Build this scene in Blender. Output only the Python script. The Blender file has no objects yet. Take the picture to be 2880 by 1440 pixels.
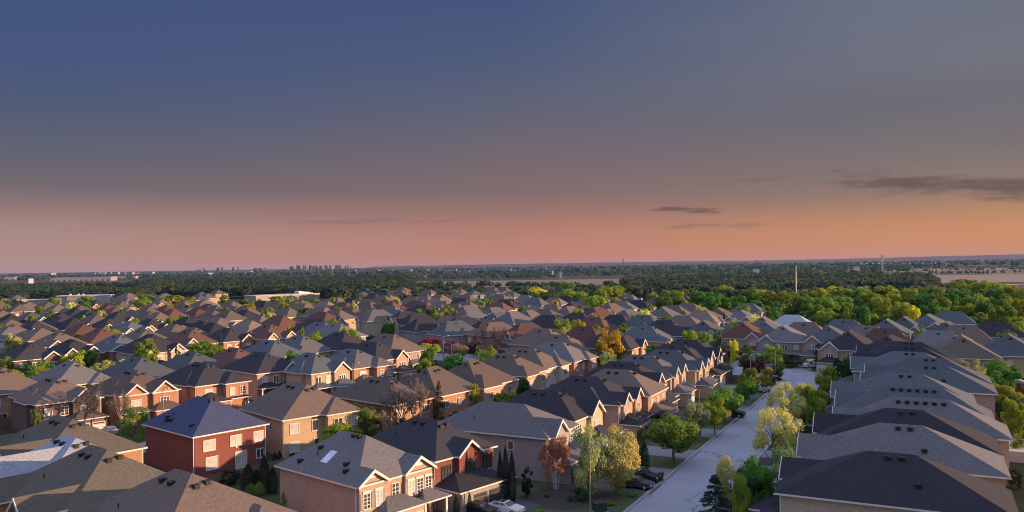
import bpy, math, random
import numpy as np
from mathutils import Matrix, Vector
HOUSES = [
('corner',-31.5,76.2,-39,15.1,17.9,3,5.9,0.595,'br','or','S'),
('right',38.7,82.5,152.5,9.9,20.7,4.6,5.9,0.73,'dk','cr','RT0'),
('corner',-45.2,87.2,-40,14.0,17.9,4,5.9,0.634,'ol','or','S'),
('corner',-53.3,96.3,-40,11.9,14.7,3,5.9,0.634,'lt','gy','S'),
('main',-19.3,96.6,-41,11.0,14.9,4.5,5.9,0.653,'gr','pk','PINK'),
('right',46.6,96.7,152.5,9.9,20.7,4.6,5.9,0.73,'gr','bg','Rg'),
('right',51.7,106.4,152.5,9.9,20.7,4.5,5.9,0.73,'dk','gy','Lg'),
('main',-11.8,107.2,-42,10.2,14.7,4.5,5.9,0.634,'dk','rd','DARK'),
('corner',-60.9,108.7,-40,13.0,16.8,5,5.9,0.595,'ol','or','S'),
('right',58.0,114.5,152.5,9.9,20.7,7,5.9,0.73,'gr','bg','Rg'),
('main',-1.6,119.1,-28,9.9,18.9,7,5.9,0.634,'gr','gy','Lg'),
('rear',-47.9,124.1,-41,11.4,15.3,4.5,5.9,0.653,'bl','rd','RED'),
('right',62.4,125.4,152.5,9.9,20.7,8,5.9,0.73,'sl','gy','Lg'),
('main',4.8,130.6,-31,9.7,15.8,5,5.9,0.634,'dk','cr','Rg'),
('rear',-36.6,136.1,-47,13.0,14.7,6,5.9,0.634,'br','bg','B740'),
('right',67.7,139.3,152.5,9.9,20.7,6,5.9,0.73,'sl','bg','Rg'),
('main',12.8,143.7,-28,10.8,16.8,5,5.9,0.634,'dk','pk','Dg'),
('rear',-24.7,147.7,-41,9.5,17.9,6,5.9,0.634,'br','or','r3'),
('right',77.4,149.7,152.5,9.9,20.7,6,5.9,0.73,'sl','gy','Rg'),
('main',19.5,152.2,-27.5,10.4,16,5,5.9,0.66,'br','or','Pg'),
('second',-87.6,153.1,-43,10.8,15.2,4.5,5.9,0.634,'br','db','Rg'),
('rear',-15.8,154.9,-36,11.3,13.1,-3,5.9,0.634,'br','or','r3'),
('right',83.1,160.8,152.5,9.9,20.7,6,5.9,0.73,'sl','gy','Rg'),
('second',-76.7,161.8,-43,11.0,15.2,4.5,5.9,0.634,'br','or','DDg'),
('third',-104.6,163.3,-41,13.0,15.2,4,5.98,0.654,'br','or','r2'),
('main',22.1,163.8,-27.5,10.4,16,5,5.9,0.66,'dk','db','Lg'),
('rear',-8.7,165.1,-34,13.0,13.1,-2.5,5.9,0.634,'br','pk','r3'),
('right',84.5,171.7,152.5,9.9,20.7,6,5.9,0.73,'sl','gy','Lg'),
('second',-67.5,173.1,-41,10.8,16.3,5,5.9,0.634,'dk','or','Ag'),
('main',28.0,175.1,-27.5,10.4,16,5,5.9,0.66,'gr','pk','Dg'),
('third',-97.4,176.2,-41,11.9,15.2,4,5.75,0.652,'gr','bg','r2'),
('rear',-1.9,180.2,-30,11.3,14.7,4,5.9,0.634,'br','pk','r3'),
('right',89.8,182.6,152.5,9.9,20.7,6,5.9,0.73,'dk','bg','Rg'),
('third',-86.4,184.4,-41,12.4,15.8,4.5,5.75,0.627,'sl','bg','r2'),
('main',35.4,184.9,-27.5,10.4,16,5,5.9,0.66,'sl','bg','Dg'),
('second',-47.9,189.4,-41,10.8,15.8,4,5.9,0.634,'sl','bg','Rg'),
('rear',3.1,190.7,-28,11.3,14.7,4,5.9,0.634,'br','wt','r3'),
('second',-60.2,191.1,-42,11.4,15.8,5,5.9,0.634,'dk','pk','Rg'),
('right',94.8,192.7,152.5,9.9,20.7,6,5.9,0.73,'dk','gy','Lg'),
('rightback',108.9,194.5,242.5,15.1,14.7,8,6.29,0.596,'ol','pk','r3'),
('third',-78.7,196.4,-41,11.9,15.2,4,5.75,0.604,'sl','bg','r2'),
('second',-39.7,197.0,-40,10.8,14.7,4,5.9,0.634,'gr','or','Hg'),
('rightback',121.8,197.0,239,14.0,14.7,6,6.31,0.626,'sl','pk','r3'),
('main',39.4,197.1,-27.5,10.4,16,5,5.9,0.66,'dk','pk','Rg'),
('third',-69.7,200.3,-41,11.3,15.2,4,5.9,0.679,'rb','bg','r2'),
('rear',10.4,203.9,-27.5,11.9,15.8,5,5.9,0.634,'gr','or','r3'),
('cross',96.8,205.7,228,11.9,14.7,4,6.4,0.596,'dk','cr','Pg'),
('main',45.2,208.1,-27.5,10.4,16,5,5.9,0.66,'dk','db','Lg'),
('second',-37.8,211.6,-36,11.9,15.8,5,5.9,0.634,'dk','pk','Rg'),
('third',-65.8,217.2,-41,11.9,15.8,4.5,6.38,0.611,'sl','db','r3'),
('cross',91.6,217.9,236,13.0,14.7,4,5.91,0.656,'dk','bg','Lg'),
('farright',116.3,219.1,-27.5,13.0,14.7,6,5.62,0.632,'gr','bg','r2'),
('farright',103.7,223.1,-27.5,13.0,14.7,6,5.73,0.677,'rb','gy','r2'),
('rear',12.6,224.6,-27.5,11.9,15.8,5,5.9,0.634,'br','or','r2'),
('midright',28.0,226.4,-27.5,13.0,14.7,5,6.25,0.611,'dk','or','Rg'),
('fourth',-137.0,226.7,-41,12.4,15.2,4,5.67,0.589,'dk','db','Rg'),
('second',-35.5,227.7,-38,14.0,15.8,5,5.9,0.634,'br','gy','Pg'),
('third',-61.5,230.1,-41,12.4,15.8,4.5,5.96,0.656,'gr','bg','r3'),
('farright',130.9,232.8,-27.5,13.0,14.7,6,5.58,0.681,'br','gy','r2'),
('cross',92.9,235.2,242.5,13.5,14.7,5,6.2,0.591,'sl','pk','Lg'),
('third',-51.0,236.1,-38,13.0,14.7,4.5,6.24,0.64,'dk','gy','r2'),
('fourth',-131.5,238.8,-41,11.3,15.2,4,5.59,0.633,'dk','db','DDg'),
('fourth',-108.1,239.1,-41,14.0,15.8,4,5.78,0.659,'dk','cr','DDg'),
('farright',105.5,239.3,-27.5,13.0,14.7,6,5.56,0.647,'br','gy','r2'),
('midright',8.5,239.9,-27.5,13.0,14.7,5,6.19,0.627,'br','pk','r2'),
('cross',82.0,242.6,242.5,13.5,14.7,5,5.91,0.602,'gr','gy','Lg'),
('farright',146.2,243.3,-27.5,13.0,14.7,6,6.14,0.599,'dk','gy','r2'),
('farright',133.2,245.8,233,13.0,14.7,6,6.13,0.605,'sl','gy','DDg'),
('fourth',-122.7,248.5,-41,11.3,15.8,4.5,5.78,0.675,'sl','or','Cg'),
('midright',22.3,248.8,-27.5,13.0,14.7,5,5.74,0.648,'rb','pk','r2'),
('midright',40.8,249.6,-27.5,13.0,14.7,5,5.99,0.594,'sl','bg','r2'),
('endright',91.5,251.7,-27.5,13.0,15.8,6,5.72,0.671,'br','gy','r2'),
('cross',72.9,252.3,242.5,13.5,14.7,5,6.04,0.633,'rb','pk','Rg'),
('fifth',-145.9,256.9,-41,12.4,15.2,4,6.37,0.595,'br','db','Lg'),
('farright',120.6,258.5,239,13.0,14.7,6,6.03,0.643,'sl','gy','Lg'),
('endright',107.4,260.0,-27.5,13.0,15.8,6,6.11,0.624,'sl','gy','r2'),
('cross',62.4,260.3,242.5,13.5,14.7,5,6.26,0.623,'sl','bg','Rg'),
('fourth',-105.6,260.5,-41,11.9,15.8,5,5.88,0.671,'rb','pk','Lg'),
('cross',82.5,261.3,242.5,13.5,14.7,5,5.7,0.607,'sl','gy','Pg'),
('midright',49.9,264.5,-27.5,13.0,14.7,5,6.19,0.649,'dk','pk','Rg'),
('fifth',-137.7,267.2,-41,12.4,15.2,4,6.14,0.677,'rb','or','Rg'),
('midrow',4.6,268.0,205.0,12.7,14.7,5,5.51,0.697,'rb','gy','DDg'),
('fifth',-124.6,269.4,-41,13.0,15.8,6,5.89,0.603,'ol','bg','r2'),
('fourth',-96.3,269.9,-41,11.3,15.2,4.5,5.93,0.64,'dk','or','Rg'),
('farright',132.5,271.2,239,13.0,14.7,6,5.55,0.688,'sl','gy','Rg'),
('sixth',-109.3,273.2,-41,11.9,15.2,4.5,5.61,0.682,'br','pk','Rg'),
('fourth',-83.8,274.2,-41,12.4,15.8,4,6.2,0.683,'rb','bg','DDg'),
('fourth',-61.0,275.3,-36,13.0,15.8,6,6.03,0.639,'gr','gy','r2'),
('midrow',-5.8,276.2,206.0,12.7,14.7,5,6.06,0.59,'br','or','r2'),
('farright',143.9,277.8,233,13.0,14.7,6,6.38,0.588,'sl','gy','Rg'),
('fifth',-166.2,281.3,-41,11.9,14.7,4,6.23,0.609,'br','or','Rg'),
('sixth',-119.5,281.6,-41,11.9,15.2,4.5,6.34,0.691,'br','or','Rg'),
('endright',88.8,284.1,242.5,12.4,14.7,5,5.51,0.68,'br','pk','Lg'),
('midback',-20.7,284.3,32,13.0,14.7,6,5.67,0.64,'sl','gy','r2'),
('fourth',-68.9,285.9,-36,11.9,15.8,6,5.84,0.69,'gr','gy','r2'),
('fourth',-183.3,290.3,-41,11.9,15.8,4.5,5.87,0.672,'gr','gy','Rg'),
('midrow',-9.0,290.4,207.0,12.7,14.7,5,5.72,0.601,'dk','pk','Lg'),
('farright',159.6,291.6,-27.5,13.0,14.7,6,6.3,0.603,'sl','gy','r2'),
('fifth',-109.5,291.7,-41,11.3,15.2,4,6.2,0.67,'dk','bg','r2'),
('midright',47.6,292.6,-27.5,13.0,14.7,5,6.29,0.628,'sl','gy','r2'),
('midright',29.5,293.4,-27.5,13.0,14.7,5,5.48,0.677,'rb','pk','r2'),
('fifth',-122.6,294.4,-41,11.9,15.2,5,5.46,0.626,'tan','bg','r2'),
('endright',103.1,296.0,-27.5,12.4,15.8,5,5.59,0.618,'lt','gy','r2'),
('fourth',-73.3,298.4,-36,13.0,16.8,8,5.97,0.645,'dk','gy','r2'),
('midrow',-18.8,299.3,208.0,12.7,14.7,5,6.1,0.668,'dk','pk','DDg'),
('fifth',-99.2,299.9,-41,11.9,15.2,6,6.16,0.67,'tan','bg','r2'),
('midright',13.3,299.9,-27.5,13.0,14.7,5,6.16,0.66,'dk','gy','r2'),
('endright',63.9,300.5,-27.5,12.4,14.7,5,5.88,0.583,'tan','gy','r2'),
('fifth',-188.6,302.4,-41,11.9,15.2,4.5,5.75,0.655,'br','gy','Rg'),
('midright',39.0,302.6,-27.5,13.0,14.7,5,5.74,0.648,'dk','bg','r2'),
('sixth',-163.0,302.8,-41,11.9,15.2,4.5,5.75,0.647,'rb','or','r2'),
('midback',-33.4,303.3,32,13.0,14.7,6,5.6,0.657,'dk','gy','r2'),
('sixth',-119.2,307.5,-41,11.9,15.2,4.5,5.76,0.638,'dk','or','Cg'),
('sixth',-149.8,313.1,-41,11.9,15.2,4.5,5.91,0.624,'sl','pk','DDg'),
('endright',73.6,313.6,-27.5,12.4,14.7,5,6.11,0.663,'tan','gy','r2'),
('fourth',-91.9,314.4,-36,14.0,15.8,6,6.02,0.689,'rb','rd','Rg'),
('midright',13.4,315.9,-27.5,12.4,14.7,5,5.88,0.648,'sl','gy','r2'),
('fillleft',-189.2,317.2,-41,12.4,15.1,4.7,5.7,0.7,'dk','pk','Lg'),
('midrow',-26.7,318.0,209.0,12.7,14.7,5,5.54,0.626,'dk','gy','Rg'),
('midright',25.7,320.6,-27.5,12.4,14.7,5,5.91,0.618,'dk','pk','r2'),
('endright',91.9,321.2,242.5,12.4,14.7,5,6.25,0.59,'gr','gy','DDg'),
('midright',0.1,322.7,231,12.4,14.7,5,6.35,0.697,'gr','gy','Lg'),
('midrow',-38.3,324.3,210.0,12.7,14.7,5,6.34,0.658,'dk','pk','Lg'),
('sixth',-120.7,327.8,-41,11.9,15.2,4.5,6.09,0.619,'br','bg','Rg'),
('endright',79.8,330.5,242.5,12.4,14.7,5,6.14,0.585,'ol','gy','Lg'),
('sixth',-150.2,331.2,-41,11.9,15.2,4.5,5.5,0.648,'dk','bg','DDg'),
('sixth',-197.7,332.0,-41,11.9,15.2,4.5,5.57,0.663,'ol','bg','Lg'),
('middle',-106.5,333.4,-32,12.4,14.7,6,5.54,0.692,'br','bg','r2'),
('midright',48.0,334.4,231,12.4,14.7,5,6.23,0.631,'gr','cr','r2'),
('sixth',-136.8,335.6,-41,11.9,15.2,4.5,5.73,0.664,'dk','cr','Rg'),
('fillleft',-171.5,338.8,-41,11.4,15.2,4.7,5.7,0.63,'dk','or','Lg'),
('middle',-6.2,339.1,228,13.0,14.7,6,5.58,0.589,'sl','gy','Lg'),
('sixth',-186.7,339.3,-41,11.9,15.2,4.5,5.49,0.691,'dk','bg','Rg'),
('midright',7.0,339.3,239,12.4,14.7,5,5.76,0.693,'br','pk','Dg'),
('endright',88.6,344.9,242.5,12.4,14.7,5,5.79,0.625,'ol','gy','Lg'),
('midrow',-46.4,347.8,211.0,12.7,14.7,5,5.99,0.616,'dk','gy','DDg'),
('sixth',-196.7,347.9,-41,11.9,15.2,4.5,6.16,0.6,'dk','or','r2'),
('middle',-18.4,348.2,228,13.0,14.7,6,6.15,0.646,'gr','gy','Rg'),
('sixth',-219.5,349.3,-41,11.9,15.2,4.5,5.49,0.586,'br','gy','r2'),
('midright',36.7,351.1,231,12.4,14.7,5,6.29,0.67,'rb','gy','DDg'),
('midrow',-59.2,351.4,212.0,12.7,14.7,5,6.32,0.667,'gr','cr','Lg'),
('middle',-84.0,351.6,-32,12.4,14.7,6,5.95,0.635,'rb','bg','Rg'),
('endright',66.2,352.9,242.5,12.4,14.7,5,6.14,0.624,'gr','gy','Cg'),
('midright',14.1,355.4,-27.5,12.4,14.7,5,5.9,0.585,'br','gy','r2'),
('sixth',-188.1,360.5,-41,11.9,15.2,4.5,6.07,0.663,'br','wt','Rg'),
('farleft',-160.5,361.7,-40,12.4,14.7,5,6.1,0.683,'br','gy','Cg'),
('middle',-80.8,365.1,-32,12.4,14.7,6,6.17,0.643,'br','bg','r2'),
('farleft',-207.5,366.8,-41,12.4,14.7,5,6.32,0.692,'dk','db','r2'),
('farleft',-231.2,368.4,-41,12.4,14.7,5,6.02,0.656,'dk','or','Lg'),
('midright',26.1,370.3,231,12.4,14.7,5,5.94,0.647,'br','or','Lg'),
('fillmid',74.2,371.1,-29,11.5,14.2,5.5,5.6,0.68,'br','pk','r2'),
('endright',109.3,373.1,-27.5,12.4,14.7,5,6.22,0.603,'sl','gy','r2'),
('farleft',-184.5,373.2,-41,12.4,14.7,5,5.9,0.684,'dk','bg','Rg'),
('farleft',-134.1,376.7,-40,12.4,14.7,5,5.78,0.689,'br','gy','r2'),
('farleft',-171.8,377.0,-40,12.4,14.7,5,5.91,0.594,'br','bg','r2'),
('middle',-55.4,378.1,-27.5,12.4,14.7,6,5.45,0.583,'sl','gy','r2'),
('midright',10.6,379.7,-27.5,12.4,14.7,5,5.63,0.606,'gr','gy','r2'),
('middle',-8.8,380.6,228,13.0,14.7,6,5.49,0.597,'gr','gy','Dg'),
('middle',-68.3,380.9,-32,12.4,14.7,6,5.81,0.633,'br','gy','r2'),
('middle',-21.7,383.8,228,13.0,14.7,6,5.82,0.672,'gr','gy','r2'),
('midright',47.3,384.0,231,12.4,14.7,5,6.09,0.667,'br','pk','DDg'),
('farleft',-145.0,386.3,-40,12.4,14.7,5,5.75,0.625,'br','gy','Rg'),
('midright',33.8,386.9,231,12.4,14.7,5,5.66,0.597,'dk','gy','Lg'),
('farleft',-165.6,388.7,-40,12.4,14.7,5,6.13,0.67,'rb','or','r2'),
('farleft',-130.3,389.3,-40,12.4,14.7,5,5.61,0.611,'dk','gy','r2'),
('middle',-110.7,389.8,-32,12.4,14.7,6,6.2,0.641,'ol','bg','r2'),
('middle',-93.6,390.0,-32,12.4,14.7,6,6.28,0.662,'br','bg','r2'),
('middle',-59.9,391.0,-27.5,12.4,14.7,6,5.92,0.676,'br','pk','r2'),
('middle',-80.2,391.8,-32,12.4,14.7,6,6.13,0.604,'br','bg','r2'),
('farleft',-237.9,394.4,-41,12.4,14.7,5,5.6,0.638,'sl','gy','Rg'),
('fillmid',19.1,394.6,-29,11.9,14.0,5.5,5.7,0.65,'br','bg','r2'),
('farleft',-210.0,394.8,-41,12.4,14.7,5,6.18,0.669,'dk','or','r2'),
('fillmid',86.8,396.9,-29,12.8,15.7,5.5,5.5,0.57,'br','gy','Lg'),
('middle',-29.8,402.2,-27.5,12.4,14.7,6,6.08,0.675,'br','bg','r2'),
('farleft',-159.3,403.4,-40,12.4,14.7,5,5.85,0.641,'rb','bg','r2'),
('farleft',-134.3,403.9,-40,12.4,14.7,5,5.8,0.628,'br','gy','r2'),
('farleft',-260.9,408.4,-41,12.4,14.7,5,6.14,0.635,'br','or','r2'),
('farleft',-186.6,409.0,-40,12.4,14.7,5,6.36,0.677,'br','bg','r2'),
('fillmid',-46.7,410.7,-29,12.7,14.7,5.5,6.0,0.56,'dk','gy','Rg'),
('farleft',-199.2,413.1,-40,12.4,14.7,5,6.2,0.64,'ol','bg','r2'),
('farleft',-168.1,413.2,-40,12.4,14.7,5,5.92,0.615,'ol','bg','r2'),
('midright',31.0,414.3,239,12.4,14.7,5,5.74,0.614,'dk','gy','Lg'),
('farleft',-139.4,416.0,-40,12.4,14.7,5,5.98,0.633,'rb','bg','r2'),
('middle',-8.2,419.6,-27.5,12.4,14.7,6,5.84,0.65,'rb','db','r2'),
('midright',56.9,419.6,-27.5,12.4,14.7,5,5.74,0.63,'gr','gy','r2'),
('farleft',-229.4,420.1,-41,12.4,14.7,5,5.64,0.695,'dk','db','r2'),
('fillmid',-40.1,423.7,-29,11.7,15.4,5.5,5.8,0.56,'br','pk','r2'),
('fillleft',-281.4,424.7,-41,11.4,13.7,4.7,5.7,0.67,'tan','or','r2'),
('endright',67.5,427.6,-27.5,12.4,14.7,5,5.72,0.625,'dk','gy','r2'),
('farleft',-148.6,427.7,-40,12.4,14.7,5,6.06,0.586,'br','db','Rg'),
('farleft',-214.2,430.3,-41,12.4,14.7,5,6.13,0.584,'rb','bg','r2'),
('middle',-25.6,431.4,-27.5,12.4,14.7,6,6.16,0.6,'br','db','r2'),
('middle',-4.1,432.2,-27.5,12.4,14.7,6,6.36,0.679,'dk','pk','r2'),
('farleft',-160.7,433.0,-40,12.4,14.7,5,6.0,0.625,'br','or','r2'),
('fillmid',38.3,433.1,-29,12.5,14.2,5.5,6.0,0.57,'gr','bg','r2'),
('middle',-49.8,440.1,-27.5,12.4,14.7,6,5.76,0.653,'rb','bg','r2'),
('midright',64.5,444.2,-27.5,12.4,14.7,5,5.5,0.656,'rb','gy','r2'),
('fillmid',44.7,445.3,-29,12.2,14.7,5.5,6.3,0.6,'br','bg','Lg'),
('middle',-95.0,448.2,-32,12.4,14.7,6,5.83,0.641,'rb','bg','r2'),
('middle',-118.0,448.3,-32,12.4,14.7,6,5.49,0.664,'br','gy','r2'),
('middle',-69.6,448.3,-27.5,12.4,14.7,6,5.72,0.642,'rb','or','r2'),
('middle',-82.3,451.9,-32,12.4,14.7,6,6.27,0.616,'br','bg','r2'),
('middle',-40.2,453.4,-27.5,12.4,14.7,6,5.49,0.664,'ol','bg','r2'),
('fillmid',82.5,453.4,-29,12.4,15.7,5.5,5.9,0.65,'br','or','r2'),
('farleft',-196.4,453.5,-40,12.4,14.7,5,5.46,0.618,'rb','bg','r2'),
('middle',-107.1,455.7,-32,12.4,14.7,6,6.34,0.63,'tan','bg','r2'),
('farleft',-173.6,456.3,-40,12.4,14.7,5,6.12,0.583,'rb','bg','r2'),
('fillmid',50.8,458.8,-29,12.0,15.8,5.5,6.0,0.63,'br','or','Rg'),
('midright',12.5,458.9,-27.5,12.4,14.7,5,6.27,0.69,'sl','gy','r2'),
('middle',-55.3,459.6,-27.5,12.4,14.7,6,5.76,0.617,'rb','or','r2'),
('farleft',-208.0,461.4,-40,12.4,14.7,5,5.97,0.687,'br','or','r2'),
('middle',-68.4,461.5,-27.5,12.4,14.7,6,5.86,0.623,'br','bg','r2'),
('middle',-136.4,461.7,-32,12.4,14.7,6,5.76,0.697,'br','bg','r2'),
('farleft',-251.4,464.8,-41,12.4,14.7,5,5.65,0.656,'br','bg','r2'),
('farleft',-191.6,465.7,-40,12.4,14.7,5,5.46,0.618,'br','or','r2'),
('fillmid',89.4,466.2,-29,11.9,14.3,5.5,5.6,0.64,'gr','gy','Rg'),
('midright',-1.4,466.5,-27.5,12.4,14.7,5,5.5,0.617,'rb','or','r2'),
('farleft',-265.8,466.9,-41,12.4,14.7,5,6.31,0.638,'ol','gy','r2'),
('middle',-30.1,467.8,-27.5,12.4,14.7,6,6.07,0.674,'dk','or','r2'),
('farleft',-236.9,468.0,-41,12.4,14.7,5,5.79,0.644,'rb','or','r2'),
('fillmid',57.7,471.9,-29,12.0,13.8,5.5,5.7,0.6,'tan','pk','Rg'),
('farleft',-166.5,473.3,-40,12.4,14.7,5,6.38,0.666,'br','or','Lg'),
('fillmid',95.8,478.9,-29,11.1,15.3,5.5,5.7,0.56,'br','or','Lg'),
('middle',-128.3,480.0,-32,12.4,14.7,6,6.32,0.646,'br','db','r2'),
('fillmid',25.1,480.9,-29,11.1,14.0,5.5,5.5,0.67,'gr','gy','r2'),
('farleft',-298.1,482.8,-41,12.4,14.7,5,6.02,0.635,'br','db','r2'),
('fillmid',64.2,483.3,-29,11.7,14.9,5.5,5.5,0.66,'rb','pk','Rg'),
('fillmid',-46.1,484.3,-29,11.2,14.9,5.5,6.3,0.63,'tan','bg','r2'),
('middle',-152.3,487.5,-32,12.4,14.7,6,5.55,0.675,'dk','bg','Rg'),
('fillmid',103.1,492.6,-29,13.0,15.3,5.5,5.5,0.66,'dk','or','Rg'),
('fillmid',31.9,494.2,-29,12.9,15.8,5.5,5.8,0.61,'dk','bg','Rg'),
('farleft',-193.6,496.3,-40,12.4,14.7,5,5.84,0.651,'br','bg','r2'),
('fillmid',71.4,497.0,-29,12.9,13.8,5.5,6.0,0.62,'gr','or','Rg'),
('fillleft',-307.4,502.9,-41,12.5,14.2,4.7,5.8,0.58,'ol','or','r2'),
('middle',-56.2,506.7,-27.5,12.4,14.7,6,6.36,0.616,'tan','bg','Rg'),
('fillleft',-208.8,509.4,-41,12.0,14.7,4.7,6.2,0.65,'tan','or','Lg'),
('fillmid',8.0,512.8,-29,13.0,13.5,5.5,5.6,0.65,'gr','bg','r2'),
('fillleft',-298.6,513.7,-41,11.8,15.9,4.7,6.4,0.65,'br','or','r2'),
('fillmid',-103.3,514.1,-29,12.4,14.0,5.5,5.5,0.67,'dk','pk','Lg'),
('middle',-49.2,518.0,-27.5,12.4,14.7,6,5.5,0.645,'ol','gy','r2'),
('farleft',-333.2,519.9,-41,12.4,14.7,5,6.07,0.67,'br','or','r2'),
('fillleft',-200.3,520.2,-41,12.5,14.5,4.7,6.3,0.58,'tan','pk','Lg'),
('fillleft',-254.8,520.6,-41,11.1,15.7,4.7,5.6,0.7,'ol','bg','r2'),
('middle',-85.5,522.9,-27.5,12.4,14.7,6,6.27,0.662,'br','bg','r2'),
('middle',-65.8,523.2,-27.5,12.4,14.7,6,5.83,0.586,'br','or','r2'),
('fillleft',-289.6,524.3,-41,11.9,13.9,4.7,6.1,0.68,'ol','pk','r2'),
('middle',-8.8,526.0,-27.5,12.4,14.7,6,6.09,0.647,'br','or','r2'),
('farleft',-318.9,526.6,-41,12.4,14.7,5,6.09,0.613,'br','or','r2'),
('middle',-31.0,527.0,-27.5,12.4,14.7,6,5.93,0.69,'br','db','r2'),
('fillleft',-278.7,534.8,-41,11.7,15.3,4.7,5.8,0.68,'dk','or','Lg'),
('fillleft',-237.8,540.6,-41,12.0,13.7,4.7,5.7,0.66,'br','or','Lg'),
('fillmid',-50.3,542.5,-29,12.7,14.6,5.5,5.7,0.67,'br','bg','r2'),
('fillmid',-121.3,546.1,-29,12.3,15.8,5.5,5.6,0.61,'br','bg','Rg'),
('middle',-88.0,558.4,-27.5,12.4,14.7,6,5.65,0.657,'br','or','r2'),
('middle',-63.8,571.5,-27.5,12.4,14.7,6,5.54,0.599,'br','or','r2'),
('fillfar',-367.1,572.0,-60,12,15,5,5.5,0.62,'sl','bg','r2'),
('fillfar',-0.9,580.3,-41,12,15,5,6.2,0.62,'sl','gy','r2'),
('fillfar',-40.6,583.7,-30,12,15,5,6.0,0.62,'br','gy','r2'),
('fillfar',-101.0,584.3,-41,12,15,5,6.0,0.62,'dk','bg','r2'),
('fillfar',-282.9,586.0,-30,12,15,5,6.0,0.62,'br','bg','r2'),
('fillfar',-12.3,600.1,-60,12,15,5,6.1,0.62,'br','bg','r2'),
('fillfar',-7.9,619.4,-60,12,15,5,5.6,0.62,'gr','gy','r2'),
('fillfar',-297.9,624.6,-60,12,15,5,5.1,0.62,'br','gy','r2'),
('fillfar',-101.2,634.1,-30,12,15,5,5.5,0.62,'dk','bg','r2'),
('fillfar',-249.7,637.1,-41,12,15,5,5.3,0.62,'sl','bg','r2'),
('fillfar',-31.0,639.9,-60,12,15,5,5.7,0.62,'sl','gy','r2'),
('fillfar',-6.7,646.3,-41,12,15,5,5.8,0.62,'br','gy','r2'),
('fillfar',-17.2,662.9,-30,12,15,5,6.1,0.62,'br','bg','r2'),
('fillfar',-70.2,665.1,-30,12,15,5,6.0,0.62,'br','bg','r2'),
('fillfar',-291.1,667.2,-60,12,15,5,5.7,0.62,'gr','gy','r2'),
('fillfar',-125.5,669.6,-60,12,15,5,5.1,0.62,'br','gy','r2'),
('fillfar',-257.0,671.5,-41,12,15,5,5.5,0.62,'br','pk','r2'),
('fillfar',-45.3,680.4,-41,12,15,5,5.7,0.62,'br','gy','r2'),
('fillfar',-96.4,688.4,-41,12,15,5,5.8,0.62,'br','pk','r2'),
('fillfar',-430.7,694.7,-41,12,15,5,5.9,0.62,'sl','gy','r2'),
('fillfar',-7.9,695.6,-30,12,15,5,5.8,0.62,'br','pk','r2'),
('fillfar',-52.1,698.2,-60,12,15,5,5.1,0.62,'br','bg','r2'),
('fillfar',-272.5,702.2,-60,12,15,5,6.1,0.62,'br','pk','r2'),
('fillfar',-340.1,706.2,-30,12,15,5,6.0,0.62,'gr','bg','r2'),
('fillfar',-114.4,712.8,-41,12,15,5,5.9,0.62,'br','pk','r2'),
('fillfar',-312.3,718.4,-41,12,15,5,5.1,0.62,'sl','gy','r2'),
('fillfar',-465.1,723.6,-60,12,15,5,5.0,0.62,'dk','pk','r2'),
('fillfar',-8.1,727.8,-30,12,15,5,5.2,0.62,'sl','pk','r2'),
('fillfar',-154.3,731.3,-30,12,15,5,6.0,0.62,'br','pk','r2'),
('fillfar',-336.3,741.4,-30,12,15,5,5.1,0.62,'dk','gy','r2'),
('fillfar',-18.2,744.4,-41,12,15,5,5.0,0.62,'sl','gy','r2'),
('fillfar',-103.7,750.3,-30,12,15,5,6.2,0.62,'br','gy','r2'),
('fillfar',-488.5,753.9,-60,12,15,5,5.3,0.62,'gr','gy','r2'),
('fillfar',-278.3,754.7,-41,12,15,5,6.1,0.62,'br','bg','r2'),
('fillfar',-138.6,755.1,-41,12,15,5,5.3,0.62,'gr','pk','r2')]
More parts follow.
